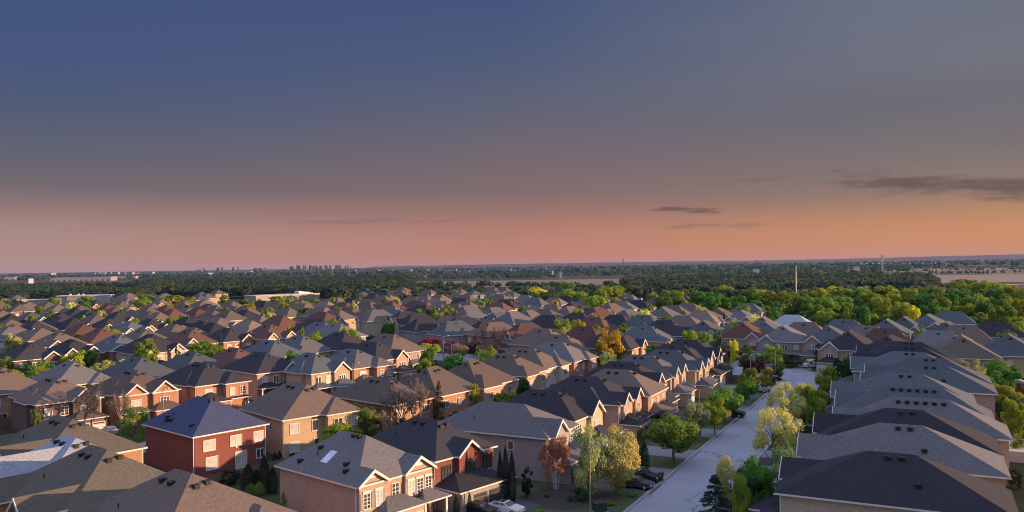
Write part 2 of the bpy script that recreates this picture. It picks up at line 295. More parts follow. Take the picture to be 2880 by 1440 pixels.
TREES = [
('street',9.6,102.7,9.2,4.7,'willow','pale'),
('street',13.1,104.0,8.6,5.7,'willow','straw'),
('street',5.4,106.7,7.4,4.4,'birch','rust'),
('street',23.6,119.5,7.4,7.7,'round','fresh'),
('street',30.4,134.7,6.7,4.5,'oval','sage'),
('street',34.4,137.9,6.5,4.6,'round','lime'),
('street',39.4,150.1,6.4,6.6,'round','fresh'),
('street',47.8,165.7,5.5,4.1,'round','green'),
('street',58.1,184.3,5.5,3.5,'oval','amber'),
('street',26.5,141.5,3.9,4.7,'bush','plum'),
('street',60.4,200.8,5.7,6.2,'round','plum'),
('street',66.2,201.4,6.2,4.0,'oval','olive'),
('street',65.4,200.3,2.8,3.8,'bush','plum'),
('street',72.0,232.9,3.7,2.7,'oval','gold'),
('street',58.8,202.2,9.4,4.4,'airy','deep'),
('street',59.7,217.0,9.3,2.7,'round','yellow'),
('verge',35.1,109.1,10.7,6.5,'airy','straw'),
('verge',47.6,140.6,8.9,6.2,'airy','straw'),
('verge',51.5,144.1,8.2,4.4,'oval','straw'),
('verge',52.8,140.7,8.2,3.9,'oval','lime'),
('verge',67.7,173.5,7.2,4.5,'oval','lime'),
('verge',42.5,117.7,7.8,2.8,'spruce','deep'),
('verge',41.5,121.8,4.7,2.5,'round','sage'),
('verge',31.4,94.0,8.7,3.4,'birch','mint'),
('verge',22.6,90.9,6.0,4.8,'spruce','spruce'),
('verge',25.4,94.7,6.9,3.3,'oval','straw'),
('verge',27.4,91.4,7.6,3.8,'round','green'),
('verge',25.2,89.6,6.4,1.9,'oval','lime'),
('verge',27.9,94.2,6.6,3.4,'round','deep'),
('verge',54.7,147.9,3.7,3.7,'bush','deep'),
('verge',59.7,151.7,3.8,4.2,'bush','deep'),
('verge',40.1,106.4,7.6,2.2,'bush','deep'),
('verge',78.3,193.5,6.1,2.7,'oval','deep'),
('verge',75.8,182.5,8.0,3.0,'round','deep'),
('verge',83.4,219.8,4.0,1.6,'oval','deep'),
('verge',85.8,225.4,6.7,2.8,'airy','plum'),
('verge',78.9,224.5,2.4,5.2,'bush','deep'),
('verge',78.6,231.1,2.4,1.7,'bush','deep'),
('columns',-1.9,101.8,6.5,0.7,'cedar','dark'),
('columns',-1.2,101.3,7.3,0.8,'cedar','dark'),
('columns',-0.4,101.3,6.5,0.8,'cedar','dark'),
('columns',18.9,135.5,2.6,0.9,'cedar','deep'),
('columns',18.0,116.6,5.8,1.1,'cedar','deep'),
('columns',18.5,114.7,4.6,1.1,'cedar','dark'),
('topiary',1.6,103.6,3.4,1.5,'topiary','dark'),
('columns',-35.8,107.5,3.9,1.6,'cedar','dark'),
('columns',-33.6,107.4,5.0,1.3,'cedar','dark'),
('columns',-32.3,106.8,3.5,1.2,'cedar','dark'),
('columns',-34.7,107.5,3.1,1.2,'cedar','dark'),
('columns',-35.1,106.5,1.5,1.3,'cedar','olive'),
('columns',-34.0,106.4,1.7,1.3,'cedar','olive'),
('columns',-40.0,111.5,2.2,2.6,'bush','dark'),
('columns',-35.9,122.3,2.2,0.7,'cedar','dark'),
('columns',-36.6,122.4,1.9,0.7,'cedar','dark'),
('yard',-35.0,126.4,0.9,1.2,'bush','dark'),
('front',-11.1,93.2,3.9,2.4,'spruce','spruce'),
('front',-26.8,92.7,4.2,2.2,'spruce','sage'),
('front',-17.1,92.7,2.6,2.0,'bush','fresh'),
('front',-7.1,95.4,2.8,0.8,'cedar','dark'),
('front',-5.5,95.8,2.9,0.7,'cedar','dark'),
('front',11.7,99.5,0.6,1.4,'bush','lime'),
('front',2.9,95.8,0.9,1.5,'bush','lime'),
('front',4.0,103.5,0.6,1.1,'bush','fresh'),
('front',15.1,102.9,1.0,1.3,'bush','sage'),
('front',8.1,101.3,1.8,2.1,'bush','deep'),
('front',6.9,101.4,0.7,1.0,'bush','deep'),
('front',19.8,110.0,1.4,1.4,'bush','deep'),
('front',19.1,110.0,1.2,1.2,'bush','deep'),
('front',-58.6,91.5,4.4,1.3,'oval','lime'),
('yard',-26.7,121.8,6.4,6.2,'round','lime'),
('yard',-27.3,138.6,6.5,4.0,'round','olive'),
('yard',-24.4,134.2,6.5,4.4,'oval','olive'),
('yard',-22.1,134.0,5.9,3.9,'airy','tan'),
('yard',-18.5,138.0,3.8,4.2,'round','deep'),
('yard',-20.0,133.9,2.4,3.0,'bush','sage'),
('yard',-19.6,139.0,9.8,9.2,'bare','bark'),
('yard',-16.6,141.8,10.5,5.8,'bare','bark'),
('yard',-13.6,145.1,9.4,3.4,'spruce','bronze'),
('yard',-10.7,146.7,3.4,3.6,'bush','dark'),
('yard',-7.4,153.8,7.8,2.3,'airy','gold'),
('yard',-6.0,152.4,4.4,3.6,'airy','olive'),
('yard',-1.5,158.7,4.7,5.9,'round','lime'),
('yard',2.4,169.5,5.7,4.0,'conetree','deep'),
('yard',-1.3,158.7,5.0,4.4,'round','fresh'),
('yard',-77.8,145.2,10.5,8.4,'bare','bark'),
('yard',-73.3,149.2,7.8,4.7,'bare','bark'),
('yard',-63.5,134.3,7.2,6.1,'airy','olive'),
('yard',-85.4,142.8,6.1,2.1,'airy','olive'),
('yard',-66.2,131.3,2.5,2.2,'bush','deep'),
('yard',-61.4,128.1,2.8,1.9,'bush','dark'),
('left',-138.1,218.6,7.3,4.1,'round','olive'),
('left',-146.3,271.9,9,8.8,'round','fresh'),
('left',-103.0,224.5,10.7,6.3,'oval','olive'),
('left',-110.3,218.3,6,3.3,'oval','fresh'),
('left',-120.0,230.3,3.5,2.3,'bush','olive'),
('left',-180.9,307.8,9,4.8,'round','bronze'),
('left',-206.5,323.1,9,1.9,'oval','lime'),
('left',-230.6,384.3,9.3,4.4,'round','olive'),
('left',-194.2,356.1,8.1,5.0,'round','lime'),
('left',-112.0,249.9,5,2.5,'bush','olive'),
('left',-96.8,248.5,8,8.2,'round','fresh'),
('left',-79.7,286.0,10,4.5,'conetree','yellow'),
('left',-65.8,268.7,8.5,4.7,'conetree','lime'),
('left',-88.0,289.1,5,2.4,'oval','lime'),
('left',-49.1,169.8,7,1.7,'spruce','spruce'),
('left',-71.2,192.3,7.4,1.8,'bush','lime'),
('left',-91.1,256.7,5.4,1.3,'cedar','sage'),
('left',-93.5,255.2,4.2,2.6,'bush','lime'),
('left',-26.5,235.6,7.6,9.8,'round','lime'),
('left',-27.9,268.4,6.1,7.1,'round','crimson'),
('left',-20.6,259.9,6.0,6.5,'airy','rose'),
('left',-16.5,248.8,6.0,4.9,'airy','tan'),
('left',-28.1,216.3,4.3,1.9,'oval','lime'),
('left',-53.5,304.0,4.1,3.8,'round','deep'),
('left',-54.2,335.5,5.3,2.5,'cedar','dark'),
('left',-23.6,187.3,5.3,7.4,'bare','bark'),
('left',-5.1,259.0,10.4,7.1,'bare','rosebark'),
('left',-9.8,264.9,10.4,4.4,'bare','rosebark'),
('left',-13.0,262.6,4.8,5.4,'airy','dark'),
('left',6.8,260.8,8,4.4,'conetree','lime'),
('left',20.9,259.0,11.7,5.8,'oval','amber'),
('left',26.1,218.4,12.3,7.3,'oval','orange'),
('left',25.5,218.4,7.8,6.0,'round','bronze'),
('left',29.1,216.6,5.4,5.2,'round','olive'),
('left',40.5,240.5,5.1,5.1,'round','deep'),
('left',34.2,239.4,5.9,3.0,'spruce','deep'),
('left',1.9,170.7,6.1,3.7,'conetree','deep'),
('far',-296.0,503.1,8.1,4.7,'round','gold'),
('far',-254.3,441.5,8.3,4.1,'round','olive'),
('far',-245.4,410.5,8.4,4.8,'round','olive'),
('far',-195.6,357.6,8.1,4.2,'round','olive'),
('far',-176.9,304.3,9,4.7,'round','bronze'),
('far',-421.2,663.5,8,8.7,'round','yellow'),
('far',-363.4,633.7,9,7.9,'round','olive'),
('far',-355.1,665.5,9,12.4,'round','olive'),
('far',-209.7,420.1,7.3,2.9,'round','olive'),
('far',-307.6,669.7,10,13.3,'round','olive'),
('far',-269.2,582.8,9,9.0,'round','lime'),
('far',-276.1,630.8,9,9.8,'airy','gold'),
('far',-277.8,657.1,9,15.5,'round','gold'),
('far',-243.6,604.6,9,8.3,'round','gold'),
('far',-232.1,644.6,9,6.4,'round','olive'),
('far',-185.9,457.0,9.8,3.7,'round','dark'),
('far',-191.8,571.1,8,7.1,'round','olive'),
('far',-175.6,596.3,9,10.4,'round','lime'),
('far',-180.6,569.8,8,7.1,'round','lime'),
('far',-160.1,575.1,8,6.8,'round','gold'),
('far',-126.6,470.3,9.8,5.3,'round','amber'),
('far',-136.4,547.3,9,10.2,'round','olive'),
('far',-104.0,402.2,9.9,8.7,'round','olive'),
('far',-101.0,403.0,8.8,5.0,'oval','olive'),
('far',-101.3,395.4,8,4.9,'airy','olive'),
('far',-103.6,491.5,8.3,4.8,'round','yellow'),
('far',-92.9,431.7,8.7,6.7,'round','olive'),
('far',-113.4,598.2,8,5.2,'oval','olive'),
('far',-93.3,568.4,8,6.4,'round','yellow'),
('far',-135.6,665.6,10,4.5,'cedar','dark'),
('far',-125.0,629.9,12,3.1,'cedar','dark'),
('far',-122.6,592.4,8,5.5,'round','gold'),
('far',-66.6,270.3,8.4,4.3,'round','lime'),
('far',-82.3,550.7,8.4,7.6,'round','yellow'),
('far',-87.4,655.7,9,7.3,'round','tan'),
('far',-96.0,815.4,8,9.1,'round','gold'),
('far',-76.2,741.2,8,6.0,'round','amber'),
('far',-48.5,669.3,9,6.7,'round','gold'),
('far',-58.7,648.9,8,6.0,'round','olive'),
('far',-39.2,570.4,8,7.1,'round','olive'),
('far',-46.7,402.4,8.4,5.8,'round','lime'),
('far',-42.1,399.0,8.4,2.5,'oval','bronze'),
('far',-39.0,397.5,8.9,4.2,'conetree','lime'),
('far',-37.7,413.8,8.5,2.0,'cedar','olive'),
('far',-31.3,393.7,10.5,5.4,'oval','gold'),
('far',-30.4,394.0,7.3,4.4,'round','deep'),
('far',-22.2,360.4,9.1,5.9,'oval','gold'),
('far',-21.6,372.8,8.4,3.4,'conetree','lime'),
('far',-11.0,326.4,7.7,3.9,'oval','yellow'),
('far',-7.2,327.4,9.6,2.4,'spruce','dark'),
('far',-11.2,326.3,9.5,1.9,'spruce','dark'),
('far',-20.8,478.3,9,7.7,'round','sage'),
('far',-17.4,521.4,8,6.5,'round','olive'),
('far',-14.0,566.8,9,6.0,'round','lime'),
('far',-9.8,546.6,8,3.1,'oval','yellow'),
('far',-2.7,562.3,9,4.5,'oval','yellow'),
('far',16.7,639.0,11,16.3,'round','yellow'),
('far',13.5,630.9,6,2.4,'spruce','dark'),
('far',24.6,473.2,8.3,5.6,'round','orange'),
('far',35.7,533.0,13,14.2,'round','lime'),
('far',28.9,591.2,8,6.6,'round','sage'),
('far',45.8,538.8,11,8.7,'round','lime'),
('far',46.6,529.6,9,6.6,'oval','amber'),
('far',43.3,426.2,12.5,11.2,'round','lime'),
('far',62.4,517.9,15,13.5,'round','lime'),
('far',70.4,531.8,15,7.9,'round','lime'),
('far',54.1,491.9,14,7.3,'round','lime'),
('far',52.8,856.3,11,13.8,'round','olive'),
('far',55.4,775.2,11,11.1,'round','olive'),
('far',8.6,486.0,4,4.5,'bush','dark'),
('far',10.1,405.3,4,7.0,'bush','plum'),
('far',13.0,400.7,4,3.0,'bush','olive'),
('far',56.3,438.4,10.7,6.0,'round','lime'),
('far',23.3,596.6,9,5.9,'round','deep'),
('woods',185.9,1008.1,13.5,20.0,'round','olive'),
('woods',151.2,754.0,13.5,13.1,'round','gold'),
('woods',94.6,545.1,10,6.8,'round','gold'),
('woods',100.1,515.7,13,10.3,'round','olive'),
('woods',100.6,485.3,13.3,7.0,'round','gold'),
('woods',113.7,519.2,13.5,10.3,'round','olive'),
('woods',110.2,465.3,13.5,11.0,'round','green'),
('woods',107.4,466.7,13.5,7.5,'round','olive'),
('woods',108.4,470.1,9,5.0,'round','lime'),
('woods',109.7,466.1,9,3.2,'conetree','yellow'),
('woods',113.4,467.9,8,5.2,'round','lime'),
('woods',151.6,581.8,13.5,13.4,'round','gold'),
('woods',121.0,443.7,11,6.1,'round','lime'),
('woods',174.8,623.0,13.5,11.6,'round','gold'),
('woods',152.6,515.8,13.5,12.2,'round','olive'),
('woods',150.2,484.4,13.5,9.6,'round','gold'),
('woods',96.5,454.4,8.1,6.8,'round','olive'),
('woods',87.2,409.5,8,5.3,'round','rust'),
('woods',90.9,410.2,6,4.3,'round','gold'),
('woods',124.3,434.4,7,6.2,'round','gold'),
('woods',99.7,428.4,5,3.5,'oval','tan'),
('woods',85.1,406.9,4,2.5,'bush','lime'),
('woods',76.5,439.7,8,4.4,'airy','olive'),
('woods',86.7,328.6,9.8,2.2,'spruce','dark'),
('woods',107.2,430.1,12,6.9,'round','green'),
('woods',91.4,450.9,12,8.4,'round','green'),
('woods',83.3,444.7,11.8,7.8,'round','green'),
('woods',117.2,413.5,13,7.7,'round','green'),
('woods',113.9,444.7,13,7.2,'round','green'),
('woods',121.1,482.6,5,5.4,'bush','fresh'),
('woods',151.9,462.3,13.5,15.5,'round','gold'),
('woods',144.7,411.8,13.5,7.7,'oval','olive'),
('woods',147.4,409.5,11,4.3,'round','gold'),
('woods',147.7,403.3,13.5,7.5,'round','fresh'),
('woods',179.7,472.7,13.5,8.8,'round','gold'),
('woods',146.9,377.3,13.5,9.4,'round','fresh'),
('woods',128.8,340.4,12,7.0,'round','fresh'),
('woods',126.0,324.0,10,6.8,'round','lime'),
('woods',158.4,385.4,13.5,9.1,'round','fresh'),
('woods',144.3,344.0,10,4.5,'oval','gold'),
('woods',204.3,514.8,13.5,12.2,'round','yellow'),
('woods',208.8,506.2,13.5,10.4,'round','gold'),
('woods',195.1,455.2,13.5,10.5,'round','green'),
('woods',185.3,416.8,13.5,9.1,'round','gold'),
('woods',240.7,518.8,13.5,14.2,'round','gold'),
('woods',157.6,339.2,11,4.4,'round','gold'),
('woods',134.4,309.4,13,5.8,'round','green'),
('woods',149.1,331.6,8,3.9,'round','lime'),
('woods',195.5,412.2,13.5,7.7,'round','gold'),
('woods',225.2,515.1,13.5,9.6,'round','gold'),
('woods',129.6,323.1,9,4.8,'round','green'),
('woods',169.1,368.6,13.5,6.9,'round','gold'),
('woods',172.7,476.2,13.5,7.7,'round','sage'),
('woods',156.3,321.1,13.5,8.0,'round','gold'),
('woods',157.2,315.0,12,4.9,'round','yellow'),
('woods',231.0,466.4,13.5,9.6,'round','gold'),
('woods',254.3,486.5,13.5,13.6,'round','olive'),
('woods',208.7,406.3,13.5,10.1,'round','green'),
('woods',192.3,359.6,13.5,8.0,'round','fresh'),
('woods',199.8,364.8,9,7.5,'round','lime'),
('woods',205.4,361.1,10,7.4,'round','lime'),
('woods',252.7,455.0,13.5,11.3,'round','green'),
('woods',214.7,375.3,13.5,7.9,'round','fresh'),
('woods',220.4,376.3,13.5,6.3,'round','gold'),
('woods',370.0,653.4,13.5,17.0,'round','olive'),
('woods',353.6,601.4,13.5,14.9,'round','gold'),
('woods',331.7,598.9,13.5,9.7,'round','gold'),
('woods',269.0,446.3,13.5,9.1,'round','green'),
('woods',222.8,365.6,13.5,7.5,'round','fresh'),
('woods',194.9,331.4,13.5,6.2,'round','green'),
('woods',184.9,307.6,11,3.8,'round','olive'),
('woods',189.8,318.2,8,7.5,'round','yellow'),
('woods',192.3,324.1,6,5.2,'round','green'),
('woods',306.1,492.1,13.5,10.7,'round','gold'),
('woods',212.0,335.4,13.5,5.4,'round','gold'),
('woods',183.9,298.0,13,6.1,'round','fresh'),
('woods',178.8,283.9,9,5.6,'round','lime'),
('woods',177.2,287.0,9,4.6,'round','green'),
('woods',318.1,525.0,13.5,10.8,'round','gold'),
('woods',279.6,440.7,13.5,6.8,'round','gold'),
('woods',182.6,363.3,13.5,6.8,'round','green'),
('woods',218.7,401.8,13.5,7.5,'round','green'),
('woods',167.0,319.8,13,6.6,'round','green'),
('woods',191.9,373.9,6,2.8,'oval','olive'),
('rightyard',111.1,183.2,7.6,4.5,'oval','fresh'),
('rightyard',114.3,181.9,3.9,3.9,'round','deep'),
('rightyard',126.1,226.5,3.6,3.0,'round','dark'),
('rightyard',128.6,217.4,3.1,2.3,'cedar','dark'),
('rightyard',130.6,207.9,2.6,2.4,'bush','dark'),
('rightyard',87.2,141.5,5.5,4.9,'round','deep'),
('rightyard',75.3,119.7,4.0,2.6,'bush','olive'),
('rightyard',116.2,187.7,3.1,4.7,'round','deep'),
('rightyard',64.7,103.8,2.9,2.0,'bush','dark'),
('rightyard',148.7,286.4,7,5.5,'oval','gold'),
('rightyard',151.2,298.3,4,2.7,'round','dark'),
('far',4.5,398.4,9.0,4.0,'round','fresh'),
('left',-5.0,209.1,6.3,3.9,'airy','fresh'),
('far',122.0,370.1,9.3,5.3,'round','olive'),
('far',-76.7,516.3,7.1,2.5,'conetree','amber'),
('garden',42.6,281.2,7.7,4.8,'round','pale'),
('garden',25.0,210.2,6.8,4.5,'round','straw'),
('rightyard',141.1,228.6,9.6,6.1,'airy','olive'),
('far',-238.0,414.8,8.0,4.1,'round','lime'),
('far',-249.1,484.0,9.4,3.3,'conetree','amber'),
('far',-26.3,372.8,9.5,3.4,'oval','olive'),
('left',-80.2,226.8,5.7,5.1,'round','green'),
('garden',100.5,310.0,9.7,4.9,'conetree','green'),
('far',-323.7,512.3,8.3,4.2,'round','lime'),
('rightyard',98.1,168.8,5.6,6.9,'airy','green'),
('left',-156.4,270.8,7.8,5.0,'oval','lime'),
('far',-245.5,446.5,7.3,4.7,'oval','lime'),
('far',63.6,334.0,7.6,3.6,'airy','olive'),
('far',-166.4,441.3,11.0,3.4,'conetree','green'),
('far',-72.3,402.4,7.5,3.4,'round','gold'),
('far',11.7,470.4,10.6,4.7,'round','fresh'),
('far',119.3,378.5,9.6,4.0,'oval','fresh'),
('far',104.3,360.9,11.0,4.4,'round','lime'),
('garden',32.4,326.5,9.3,7.5,'round','lime'),
('far',-124.8,411.5,9.7,4.1,'round','lime'),
('left',-85.4,216.6,6.1,2.8,'conetree','olive'),
('far',62.2,370.2,8.8,4.7,'round','straw'),
('garden',74.6,228.0,6.4,6.5,'oval','lime'),
('garden',63.3,326.3,8.6,6.8,'round','fresh'),
('far',124.0,390.2,7.6,4.2,'round','gold'),
('garden',55.8,234.4,9.5,5.8,'oval','fresh'),
('far',-191.0,420.2,9.7,5.4,'oval','amber'),
('far',-143.9,439.7,11.0,4.2,'round','amber'),
('garden',92.8,303.9,10.2,7.1,'airy','straw'),
('left',-93.0,195.7,7.2,4.2,'round','lime'),
('left',-14.3,195.9,8.6,5.1,'round','green'),
('far',-158.2,505.4,9.5,2.9,'conetree','straw'),
('garden',18.5,287.8,10.4,7.0,'oval','lime'),
('far',-117.8,357.3,8.3,4.2,'oval','pale'),
('far',-275.9,517.1,10.9,5.8,'oval','green'),
('left',-56.3,208.7,9.1,5.8,'oval','green'),
('far',-236.9,456.0,9.9,2.8,'conetree','olive'),
('garden',67.2,274.0,9.0,3.3,'spruce','spruce'),
('far',73.1,335.4,8.0,5.2,'oval','lime'),
('garden',27.2,257.0,10.6,4.4,'round','fresh'),
('left',-20.1,208.6,5.7,3.2,'spruce','spruce'),
('far',76.5,353.3,7.3,5.9,'airy','olive'),
('left',-102.4,207.3,7.1,5.8,'oval','straw'),
('garden',-1.3,213.5,6.9,4.5,'round','gold'),
('far',-38.2,391.4,10.1,4.1,'conetree','fresh'),
('rightyard',130.5,256.7,10.0,3.3,'conetree','fresh'),
('far',29.3,360.4,10.7,4.1,'round','gold'),
('garden',30.4,279.3,8.3,4.6,'conetree','pale'),
('far',-166.4,352.4,9.4,3.8,'round','fresh'),
('far',-61.5,421.4,9.1,3.0,'spruce','spruce'),
('far',-208.6,483.9,9.1,4.6,'round','pale'),
('left',-83.6,221.9,9.0,4.4,'airy','fresh'),
('left',-89.1,201.1,5.5,5.6,'oval','straw'),
('far',8.1,411.7,8.7,5.1,'round','pale'),
('left',-87.3,209.6,8.6,3.6,'conetree','olive'),
('far',-5.9,353.5,9.4,4.4,'round','pale'),
('far',133.3,398.2,10.4,2.6,'spruce','spruce'),
('rightyard',152.0,250.5,7.3,5.4,'oval','straw'),
('rightyard',97.5,267.6,8.5,4.5,'conetree','gold'),
('garden',48.3,308.6,11.0,6.8,'round','lime'),
('far',-108.8,351.2,9.2,4.6,'round','gold'),
('left',-5.9,200.3,8.8,6.4,'airy','fresh'),
('left',-15.9,210.5,5.9,4.9,'round','green'),
('far',-91.3,503.4,8.7,4.1,'round','fresh'),
('left',-57.5,252.7,8.9,4.0,'round','olive'),
('far',-35.1,376.3,8.7,5.1,'round','gold'),
('garden',52.5,274.5,10.5,3.8,'spruce','spruce'),
('rightyard',102.9,179.6,7.4,5.4,'oval','pale'),
('rightyard',81.6,130.7,7.0,4.3,'oval','lime'),
('far',-155.3,376.8,8.5,4.9,'round','lime'),
('far',-230.7,505.7,8.0,5.7,'round','gold'),
('rightyard',94.4,155.0,5.6,6.6,'oval','gold'),
('garden',24.8,306.7,9.1,6.1,'round','fresh'),
('left',-76.1,212.2,5.9,6.0,'round','green'),
('rightyard',151.2,258.8,7.0,4.7,'conetree','lime'),
('left',-89.7,245.5,10.4,3.5,'spruce','spruce'),
('far',-190.7,390.8,10.7,4.1,'conetree','fresh'),
('far',-248.5,406.4,10.6,2.1,'spruce','spruce'),
('left',-162.8,261.0,10.8,4.7,'oval','pale'),
('far',-209.1,495.5,7.7,5.2,'round','lime'),
('far',-130.7,360.9,9.9,2.9,'spruce','spruce'),
('left',-7.4,213.5,8.8,6.6,'airy','olive'),
('rightyard',156.5,253.2,9.7,7.2,'round','olive'),
('far',84.1,358.8,10.6,4.9,'round','straw'),
('far',56.1,342.4,10.4,4.8,'round','straw'),
('far',-153.0,348.5,8.8,5.6,'oval','lime'),
('garden',61.7,241.7,9.9,4.8,'conetree','olive'),
('far',-147.2,346.3,10.3,4.9,'round','gold'),
('far',-27.9,352.9,7.1,4.4,'round','lime'),
('far',-232.6,453.8,7.0,4.9,'oval','gold'),
('left',-126.9,201.5,5.7,6.5,'round','lime'),
('garden',32.4,273.4,8.0,3.8,'conetree','fresh'),
('far',-64.9,368.4,10.3,5.2,'airy','olive'),
('rightyard',118.3,232.0,8.5,4.9,'conetree','fresh'),
('left',-148.3,247.3,7.5,5.4,'round','gold'),
('left',-72.6,310.3,10.3,2.8,'conetree','lime'),
('far',-13.7,509.6,9.6,3.1,'conetree','olive'),
('left',-71.1,244.6,8.8,4.3,'conetree','pale'),
('far',-142.3,474.1,10.1,5.2,'oval','olive'),
('far',-241.5,477.3,8.4,2.6,'conetree','olive'),
('left',-63.6,254.4,9.0,5.7,'round','lime'),
('left',-119.4,217.6,9.0,5.4,'oval','gold'),
('far',-128.6,502.2,9.3,3.7,'conetree','pale'),
('garden',57.7,280.9,7.1,5.4,'oval','lime'),
('left',-56.7,199.5,6.1,4.4,'round','gold'),
('far',102.8,386.8,7.4,3.9,'airy','lime'),
('garden',31.7,309.9,10.2,6.8,'airy','lime'),
('far',-127.0,497.3,8.4,4.1,'round','olive'),
('rightyard',140.9,260.1,8.4,5.0,'airy','green'),
('far',-128.8,508.3,7.0,5.3,'oval','fresh'),
('garden',39.9,286.7,8.7,4.8,'round','green'),
('garden',56.7,329.1,8.6,6.2,'airy','straw'),
('far',89.1,383.9,8.5,3.8,'round','pale'),
('left',-54.5,262.9,10.6,5.8,'round','lime'),
('far',115.7,354.4,8.5,4.9,'round','green'),
('left',-146.3,230.9,7.4,4.8,'round','fresh'),
('far',-214.0,500.5,9.3,4.2,'oval','lime'),
('far',-196.3,368.4,10.2,4.5,'oval','lime'),
('far',-274.8,496.7,10.5,5.8,'round','straw'),
('far',-124.7,397.5,9.5,2.9,'conetree','fresh'),
('far',-80.6,505.2,10.0,3.7,'round','green'),
('far',-137.0,350.6,7.4,3.8,'round','fresh'),
('garden',50.6,172.6,7.1,4.5,'oval','olive'),
('far',111.1,362.6,8.0,3.1,'conetree','amber'),
('garden',38.0,279.5,8.3,5.6,'round','olive'),
('far',-86.2,432.2,10.9,4.0,'round','pale'),
('garden',53.3,240.9,10.1,5.5,'round','lime'),
('left',-94.1,207.8,7.0,3.8,'conetree','amber'),
('far',-147.7,411.8,10.4,3.5,'round','fresh'),
('far',-12.8,455.7,8.4,4.0,'oval','gold'),
('far',-113.2,425.0,8.3,6.0,'round','green'),
('left',-47.3,303.3,9.6,4.1,'round','green'),
('left',-21.5,194.4,7.7,3.8,'round','lime'),
('far',-167.6,504.2,7.6,5.2,'round','gold'),
('far',-115.0,380.7,8.9,4.2,'round','straw'),
('left',-70.6,267.6,10.6,3.1,'conetree','gold'),
('garden',23.2,195.9,5.8,3.6,'conetree','lime'),
('far',-129.0,450.6,10.4,5.8,'round','lime'),
('rightyard',105.0,172.9,7.5,7.4,'oval','green'),
('left',-91.9,218.3,9.4,2.8,'spruce','spruce'),
('left',-99.3,213.1,7.5,4.7,'oval','fresh'),
('left',-73.5,318.6,8.1,6.5,'round','lime'),
('far',39.7,366.7,10.5,2.1,'spruce','spruce'),
('left',-159.9,320.6,7.2,4.5,'round','fresh'),
('far',-115.7,514.9,10.3,3.5,'round','lime'),
('left',-122.3,207.4,7.1,6.6,'oval','fresh'),
('garden',38.0,216.4,7.7,5.9,'oval','green'),
('left',-22.7,213.1,8.5,4.1,'round','green'),
('garden',17.1,280.6,8.0,5.8,'round','pale'),
('rightyard',130.0,213.4,7.4,7.2,'oval','lime'),
('left',-128.4,211.0,6.2,4.4,'conetree','green'),
('far',-45.3,384.7,7.4,5.0,'oval','pale'),
('left',-170.5,316.7,8.3,3.0,'spruce','spruce'),
('garden',79.0,286.6,10.1,4.9,'airy','pale'),
('left',-105.3,201.2,6.8,6.2,'airy','pale'),
('far',-205.6,488.1,10.7,2.7,'conetree','olive'),
('left',-143.4,285.6,11.0,6.4,'oval','lime'),
('far',-147.7,456.4,8.2,5.3,'oval','fresh'),
('left',-98.0,203.2,6.7,4.4,'round','green'),
('left',-51.7,220.6,6.2,6.0,'airy','green'),
('far',-38.0,384.3,9.6,3.5,'conetree','green'),
('far',-23.6,415.1,10.2,4.6,'airy','olive'),
('far',-25.4,333.6,9.0,3.7,'round','pale'),
('left',-50.4,255.1,10.0,6.2,'oval','olive'),
('far',-11.2,462.1,8.5,3.6,'round','fresh'),
('far',99.8,345.5,8.1,2.9,'conetree','lime'),
('far',-180.8,400.4,8.8,3.9,'round','fresh'),
('far',-151.9,445.5,7.2,4.0,'conetree','olive'),
('far',68.5,396.5,9.8,4.5,'airy','olive'),
('left',-119.3,225.2,8.2,4.8,'round','green'),
('far',-227.3,460.9,9.3,5.0,'oval','gold'),
('left',-73.7,325.5,10.6,4.5,'oval','olive'),
('far',-180.1,396.0,10.3,5.1,'airy','green'),
('left',-113.7,192.9,7.3,6.0,'airy','gold'),
('rightyard',59.8,135.5,8.1,3.8,'conetree','lime'),
('left',-85.8,229.7,8.5,5.3,'oval','olive'),
('far',-180.9,479.6,8.5,4.1,'round','pale'),
('far',-184.4,448.4,7.8,3.9,'round','green'),
('far',-91.3,376.7,8.0,3.4,'airy','gold'),
('far',-177.4,441.9,8.8,5.5,'round','gold'),
('far',-200.9,390.5,10.4,5.1,'round','pale')]
CARS = [('hatchback', (-74.3, 146.8), 139, 'silver', 'silver hatchback parked on the driveway behind the blue-roofed brick house'), ('coupe', (-1.2, 97.3), -32, 'white', 'white coupe with a dark roof on the lawn edge at the bottom'), ('sedan', (-4.4, 96.6), -32, 'black', 'black sedan parked beside the white coupe'), ('sedan', (16.1, 107.2), -27.5, 'graphite', 'dark grey sedan on the near driveway beside the golden willow'), ('suv', (17.4, 110.1), -27.5, 'black', 'black sport utility car parked just behind the dark grey sedan'), ('suv', (42.1, 154.8), -27.5, 'black', 'black sport utility car alone on a driveway half way up the street'), ('suv', (56.0, 183.6), -27.5, 'silver', 'silver sport utility car on the driveway beside the walking person'), ('van', (83.3, 223.3), 192, 'white', 'white delivery van parked at the bend in the road'), ('pickup', (78.8, 245.0), 200, 'white', 'white pickup truck behind the small golden trees at the bend'), ('suv', (71.4, 175.3), 152.5, 'white', 'white sport utility car with roof rails on the driveway nearest the fresh green trees'), ('sedan', (80.8, 195.7), 152.5, 'silver', 'silver sedan in the middle of three cars beside the dark hedge'), ('sedan', (84.7, 204.9), 152.5, 'white', 'white sedan farthest of the three cars beside the dark hedge'), ('hatchback', (84.7, 217.6), 192, 'white', 'white hatchback just in front of the delivery van'), ('sedan', (-58.7, 347.1), 217, 'white', 'white sedan in the open garage of the cream house across the far street')]
PERSON = (57.7, 181.5)
